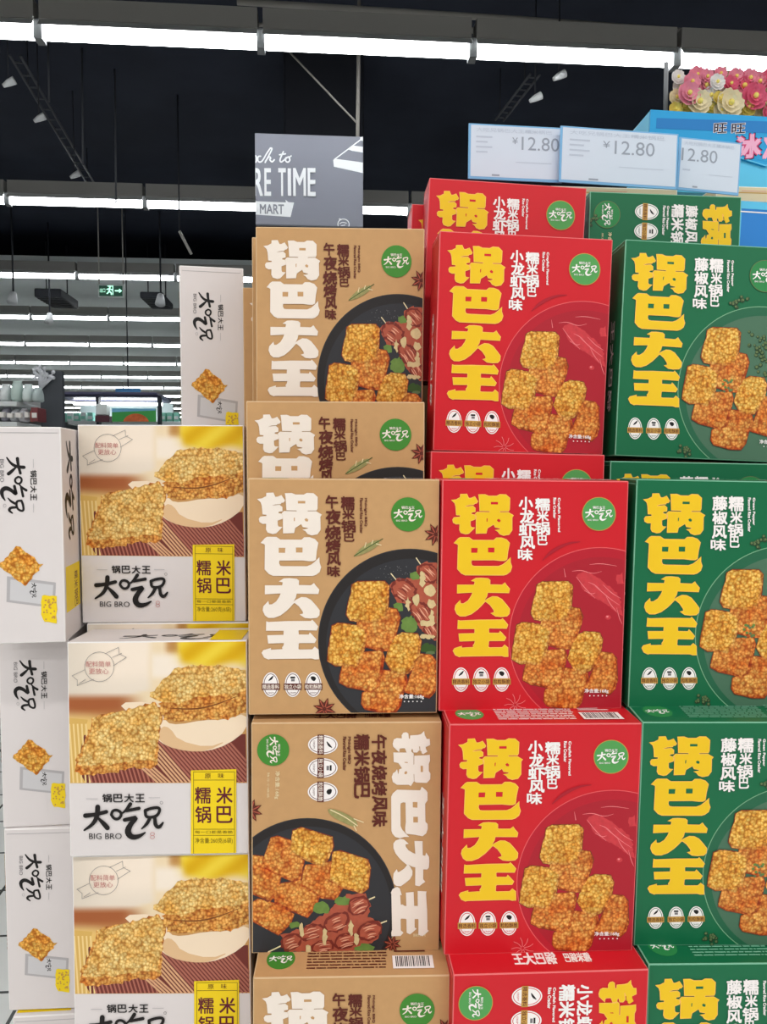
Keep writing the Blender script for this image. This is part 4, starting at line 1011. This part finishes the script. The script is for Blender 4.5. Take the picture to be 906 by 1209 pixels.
pk, pk2, crm, yl, wt = mat('petal_pink', (236, 150, 170), .6), mat('petal_rose', (226, 100, 130), .6), mat('petal_cream', (240, 224, 186), .6), mat('petal_yellow', (238, 216, 110), .6), mat('petal_white', (240, 234, 230), .6); lf = mat('leaf_olive', (104, 120, 60), .6)
mb = MB(); rnd = random.Random(6)
for _ in range(60):
    c = ray(rnd.uniform(792, 925), rnd.uniform(88, 134), Yf + .03) - r.location; t = rnd.uniform(0, 6.28); d = Vector((math.cos(t), -.3, math.sin(t))) * .02; s_ = Vector((-math.sin(t), 0, math.cos(t))) * .007
    mb.add([c, c + d * .5 + s_, c + d, c + d * .5 - s_], [(0, 1, 2, 3)], lf, True)
mb.box((-.07, .035, 0), (.115, .06, .05), mat('foam_dark', (110, 104, 84), .8))
mb.build('foliage', r)
for x, y, rd_, m in ((812, 112, 13, pk), (806, 126, 13, yl), (824, 122, 14, crm), (832, 103, 12, pk), (846, 98, 9, wt), (838, 128, 9, yl), (860, 124, 16, crm), (876, 104, 14, pk2), (868, 92, 10, pk), (889, 116, 15, pk2), (882, 128, 10, yl), (905, 122, 13, crm), (856, 108, 8, wt), (895, 98, 11, pk), (800, 92, 8, wt), (822, 90, 10, pk), (916, 106, 12, pk), (908, 134, 9, pk2), (848, 116, 7, yl), (816, 98, 10, pk), (798, 116, 9, crm), (868, 114, 11, pk), (850, 132, 9, crm), (884, 94, 11, pk), (838, 114, 10, wt), (872, 130, 10, yl), (797, 130, 8, yl), (818, 132, 9, crm), (896, 130, 11, crm), (862, 100, 9, pk2), (802, 104, 9, wt), (834, 92, 9, pk), (850, 88, 8, pk), (906, 94, 10, pk2)):
    mb = MB(); flower(mb, ray(x, y, Yf - rnd.uniform(0, .02)) - r.location, rd_ / 930 * Yf, 7, m, yl); mb.build('blossom', r)
tag(r, 'pink and cream artificial flowers above the blue carton at the top right', 'flowers')
pipe('shelf_post', 'slim grey shelf post left of the artificial flowers', [ray(786, 137, 1.36), ray(787, 74, 1.36)], .004, mat('post_grey', (128, 132, 136), .4), 'post')

# ------------------------------------------------------------------ far shop shelves at the left
def goods(label, name, x0, x1, y0, y1, Y, m, cat, group, shape='box', d=.15, band=None, zb=None):
    p, q = ray(x0, y0, Y), ray(x1, y1, Y); q.z = zb or q.z; w, h = q.x - p.x, p.z - q.z; r = empty(name, ((p.x + q.x) / 2, Y, q.z)); mb = MB()
    if shape == 'box': mb.bevel_box((-w / 2, 0, 0), (w / 2, d, h), min(w, h) * .08, m)
    elif shape == 'bag':
        N = 10; vs = []; fs = []
        for j, (zz, kx, ky) in enumerate(((0, .9, .6), (.12, 1, 1), (.5, .96, .95), (.8, .88, .6), (.92, .9, .12), (1, .94, .1))):
            vs += [(math.copysign(abs(math.cos(2 * math.pi * i / N)) ** .6, math.cos(2 * math.pi * i / N)) * w / 2 * kx, d / 2 + math.sin(2 * math.pi * i / N) * d / 2 * ky, zz * h) for i in range(N)]
        for j in range(5): fs += [(j * N + i, j * N + (i + 1) % N, (j + 1) * N + (i + 1) % N, (j + 1) * N + i) for i in range(N)]
        fs += [tuple(range(N - 1, -1, -1)), tuple(range(5 * N, 6 * N))]; mb.add(vs, fs, m, True)
    else:
        mb.tube([(0, d / 2, 0), (0, d / 2, h * .7), (0, d / 2, h * .8), (0, d / 2, h)], [w / 2, w / 2, w / 4, w / 4], m, 12)
    mb.build('wrapper', r)
    if band:
        mb = MB(); mb.box((-w * .36, -.012 if shape == 'box' else -.03, h * .25), (w * .36, .01, h * .6), band); mb.build('printed_label', r)
    return tag(r, label, cat, group)
Ys = 5.0
# gondola unit with two shelves, end panel towards the right
p = ray(46, 500, Ys + .4); r = empty('shelf_unit', (p.x, Ys + .4, 0)); sh = mat('shelf_white', (214, 220, 220), .4); dk = mat('panel_grey', (74, 78, 84), .6)
top = ray(60, 438, Ys + .4).z
mb = MB(); e0, e1 = ray(47, 440, Ys + .4), ray(73, 440, Ys + .4); mb.box((e0.x - p.x, .0, 0), (e1.x - p.x, .05, top), dk); mb.build('end_panel', r)
mb = MB(); mb.box((-2.5, .30, 0), (e0.x - p.x, .34, top - .12), mat('back_panel', (160, 160, 160), .6)); mb.build('back_panel', r)
for zz in (ray(20, 474, Ys).z, ray(20, 498, Ys).z): 
    mb = MB(); mb.bevel_box((-2.5, -.42, zz - .03), (e0.x - p.x, .3, zz), .006, sh); mb.build('shelf', r)
tag(r, 'white far shelf unit with dark grey end panel at the left edge', 'shelf')
for i, (x0, x1, y0, m, lab, shp) in enumerate(((-4, 8, 452, (226, 232, 232), 'white gift bag at the left end of the far upper shelf', 'bag'), (9, 22, 448, (196, 214, 208), 'pale mint bag on the far upper shelf, second from the left edge', 'bag'), (23, 34, 452, (216, 228, 226), 'white bag in the middle of the far upper shelf', 'bag'), (35, 45, 456, (186, 200, 200), 'grey bag at the right end of the far upper shelf', 'bag'))):
    goods(lab, 'gift_bag', x0, x1, y0, 474, Ys, mat(f'bag_{i}', m, .5, noise=.15, nscale=12), 'bag', 'bags on the far upper shelf', shp, zb=ray(20, 474, Ys).z + .004)
for i, (x0, x1, y0, m, lab, shp) in enumerate(((-2, 8, 480, (170, 168, 182), 'grey pouch at the left end of the far lower shelf', 'bag'), (9, 18, 482, (214, 216, 220), 'white pouch on the far lower shelf beside the grey one', 'bag'), (19, 28, 481, (192, 190, 196), 'silver pouch on the far lower shelf left of the red jar', 'bag'), (30, 36, 480, (168, 96, 90), 'reddish jar on the far lower shelf', 'jar'), (37, 45, 481, (120, 60, 64), 'dark red box at the right end of the far lower shelf', 'box'))):
    goods(lab, 'snack_pouch' if shp == 'bag' else 'jar' if shp == 'jar' else 'snack_box', x0, x1, y0, 498, Ys, mat(f'pouch_{i}', m, .5, noise=.15, nscale=14), 'goods', 'goods on the far lower shelf', shp, band=mat('band_white', (230, 226, 222), .5), zb=ray(20, 498, Ys).z + .004)
# wire ornament on the end panel
mb = MB(); rnd = random.Random(9)
c0 = ray(50, 452, Ys + .38)
for k in range(16):
    t = rnd.uniform(.4, 2.9); L = rnd.uniform(.05, .11); d = Vector((math.cos(t), -.1, math.sin(t))) * L
    mb.tube([c0 - Vector((.02, 0, .05)), c0 + d * .6 + Vector((.01, 0, 0)), c0 + d], [.006, .006, .004], mat('ornament_white', (214, 216, 222), .5), 5); mb.ball(c0 + d, .014, mat('ornament_white', (214, 216, 222), .5), 6, 4)
tag(mb.build('twig_ornament'), 'white twig ornament against the dark grey shelf end', 'ornament')
# chilled counter with canopy
Yc = 9.0
def at(x, y, Y=Yc): return ray(x, y, Y)
r = empty('chiller_counter', (at(130, 500).x, Yc, 0)); o = r.location; cp = mat('canopy_violet', (78, 76, 104), .4); cpd = mat('canopy_dark', (50, 52, 62), .5)
mb = MB(); mb.bevel_box((at(60, 0).x - o.x, -.25, at(0, 470).z), (at(184, 0).x - o.x, .6, at(0, 464).z), .03, cp); mb.build('canopy', r)
mb = MB(); mb.bevel_box((at(62, 0).x - o.x, .3, at(0, 464).z), (at(150, 0).x - o.x, .6, at(0, 459).z), .02, cpd); mb.build('canopy_cap', r)
for x in (111, 184):
    mb = MB(); mb.box((at(x - 1.6, 0).x - o.x, -.2, 0), (at(x + 1.6, 0).x - o.x, -.1, at(0, 468).z), cpd); mb.build('post', r)
mb = MB(); mb.tube([(at(70, 0).x - o.x, .2, at(0, 470).z - .04), (at(180, 0).x - o.x, .2, at(0, 470).z - .04)], .018, tube_m, 8); mb.build('added_fill_tube', r)  # glowing tube added under the canopy to brighten the counter
mb = MB(); mb.box((at(66, 0).x - o.x, .55, .2), (at(186, 0).x - o.x, .6, at(0, 470).z), mat('chiller_back', (210, 226, 224), .4)); mb.build('back_panel', r)
mb = MB(); mb.bevel_box((at(66, 0).x - o.x, -.3, 0), (at(186, 0).x - o.x, .55, .9), .03, mat('chiller_body', (190, 196, 198), .4)); mb.build('cabinet', r)
tag(r, 'violet canopied chiller counter in the distance behind the white cartons', 'chiller')
mint = mat('mint', (150, 222, 202), .4); wht = mat('pack_white', (232, 238, 236), .4)
zsh = at(0, 497, Yc + .1).z
mb = MB(); mb.bevel_box((at(68, 0).x, Yc + .02, zsh - .04), (at(216, 0).x, Yc + .5, zsh), .01, sh); tag(mb.build('display_ledge'), 'white ledge under the far mint packs', 'shelf')
for i, x in enumerate((71, 79, 87, 95, 103)):
    goods(f'mint green pack on the far ledge, {NTH[i]}{" from the left" if i else ""} of five', 'milk_pack', x, x + 6.5, 487, 497, Yc + .1, mint if i % 2 == 0 else wht, 'pack', 'mint packs under the canopy', band=wht if i % 2 == 0 else mint, d=.1, zb=zsh)
for i, x in enumerate((189, 197, 205)):
    goods(f'mint green pack right of the far canopy, {NTH[i]}{" from the left" if i else ""} of three', 'milk_pack', x, x + 6.5, 487, 497, Yc + .1, mint, 'pack', 'mint packs right of the canopy', band=wht, d=.1, zb=zsh)
goods('white box standing by the canopy post in the distance', 'display_box', 113, 126, 477, 490, Yc - .35, wht, 'box', None, band=None); goods('dark maroon box below the far white box', 'display_box', 112, 129, 490.5, 498, Yc - .37, mat('maroon_box', (96, 56, 66), .5), 'box', None)
# food poster
p, q = at(132, 482, Yc - .4), at(184, 498, Yc - .4); w, h = q.x - p.x, p.z - q.z; r = empty('food_poster', ((p.x + q.x) / 2, Yc - .4, q.z))
mb = MB(); mb.box((-w / 2, 0, 0), (w / 2, .02, h), mat('poster_green', (70, 168, 84), .5)); mb.build('board', r)
a = Art(w, h, front_place(w), 2e-3); a.STEP = 1e-3; a.poly(oval(w * .55, -.02, w * .3, h * .75, 30), mat('dish_orange', (214, 108, 60), .5, noise=.5, nscale=25)); a.poly([(0, h), (w, h), (w, h * .85), (0, h * .7)], mat('poster_sky', (120, 186, 220), .5)); a.build('dish_picture', r)
tag(r, 'green poster with an orange dish under the far canopy', 'poster')
mb = MB(); p, q = at(136, 458, Yc + .9), at(166, 480, Yc + .9); mb.bevel_box((p.x, Yc + .9, q.z), (q.x, Yc + .94, p.z), .008, mat('sign_blue', (84, 150, 208), .5)); mb.tube([((p.x + q.x) / 2, Yc + .92, p.z), ((p.x + q.x) / 2, Yc + .92, HC)], .008, steel, 6); tag(mb.build('blue_sign'), 'plain blue sign board above the far canopy', 'sign')
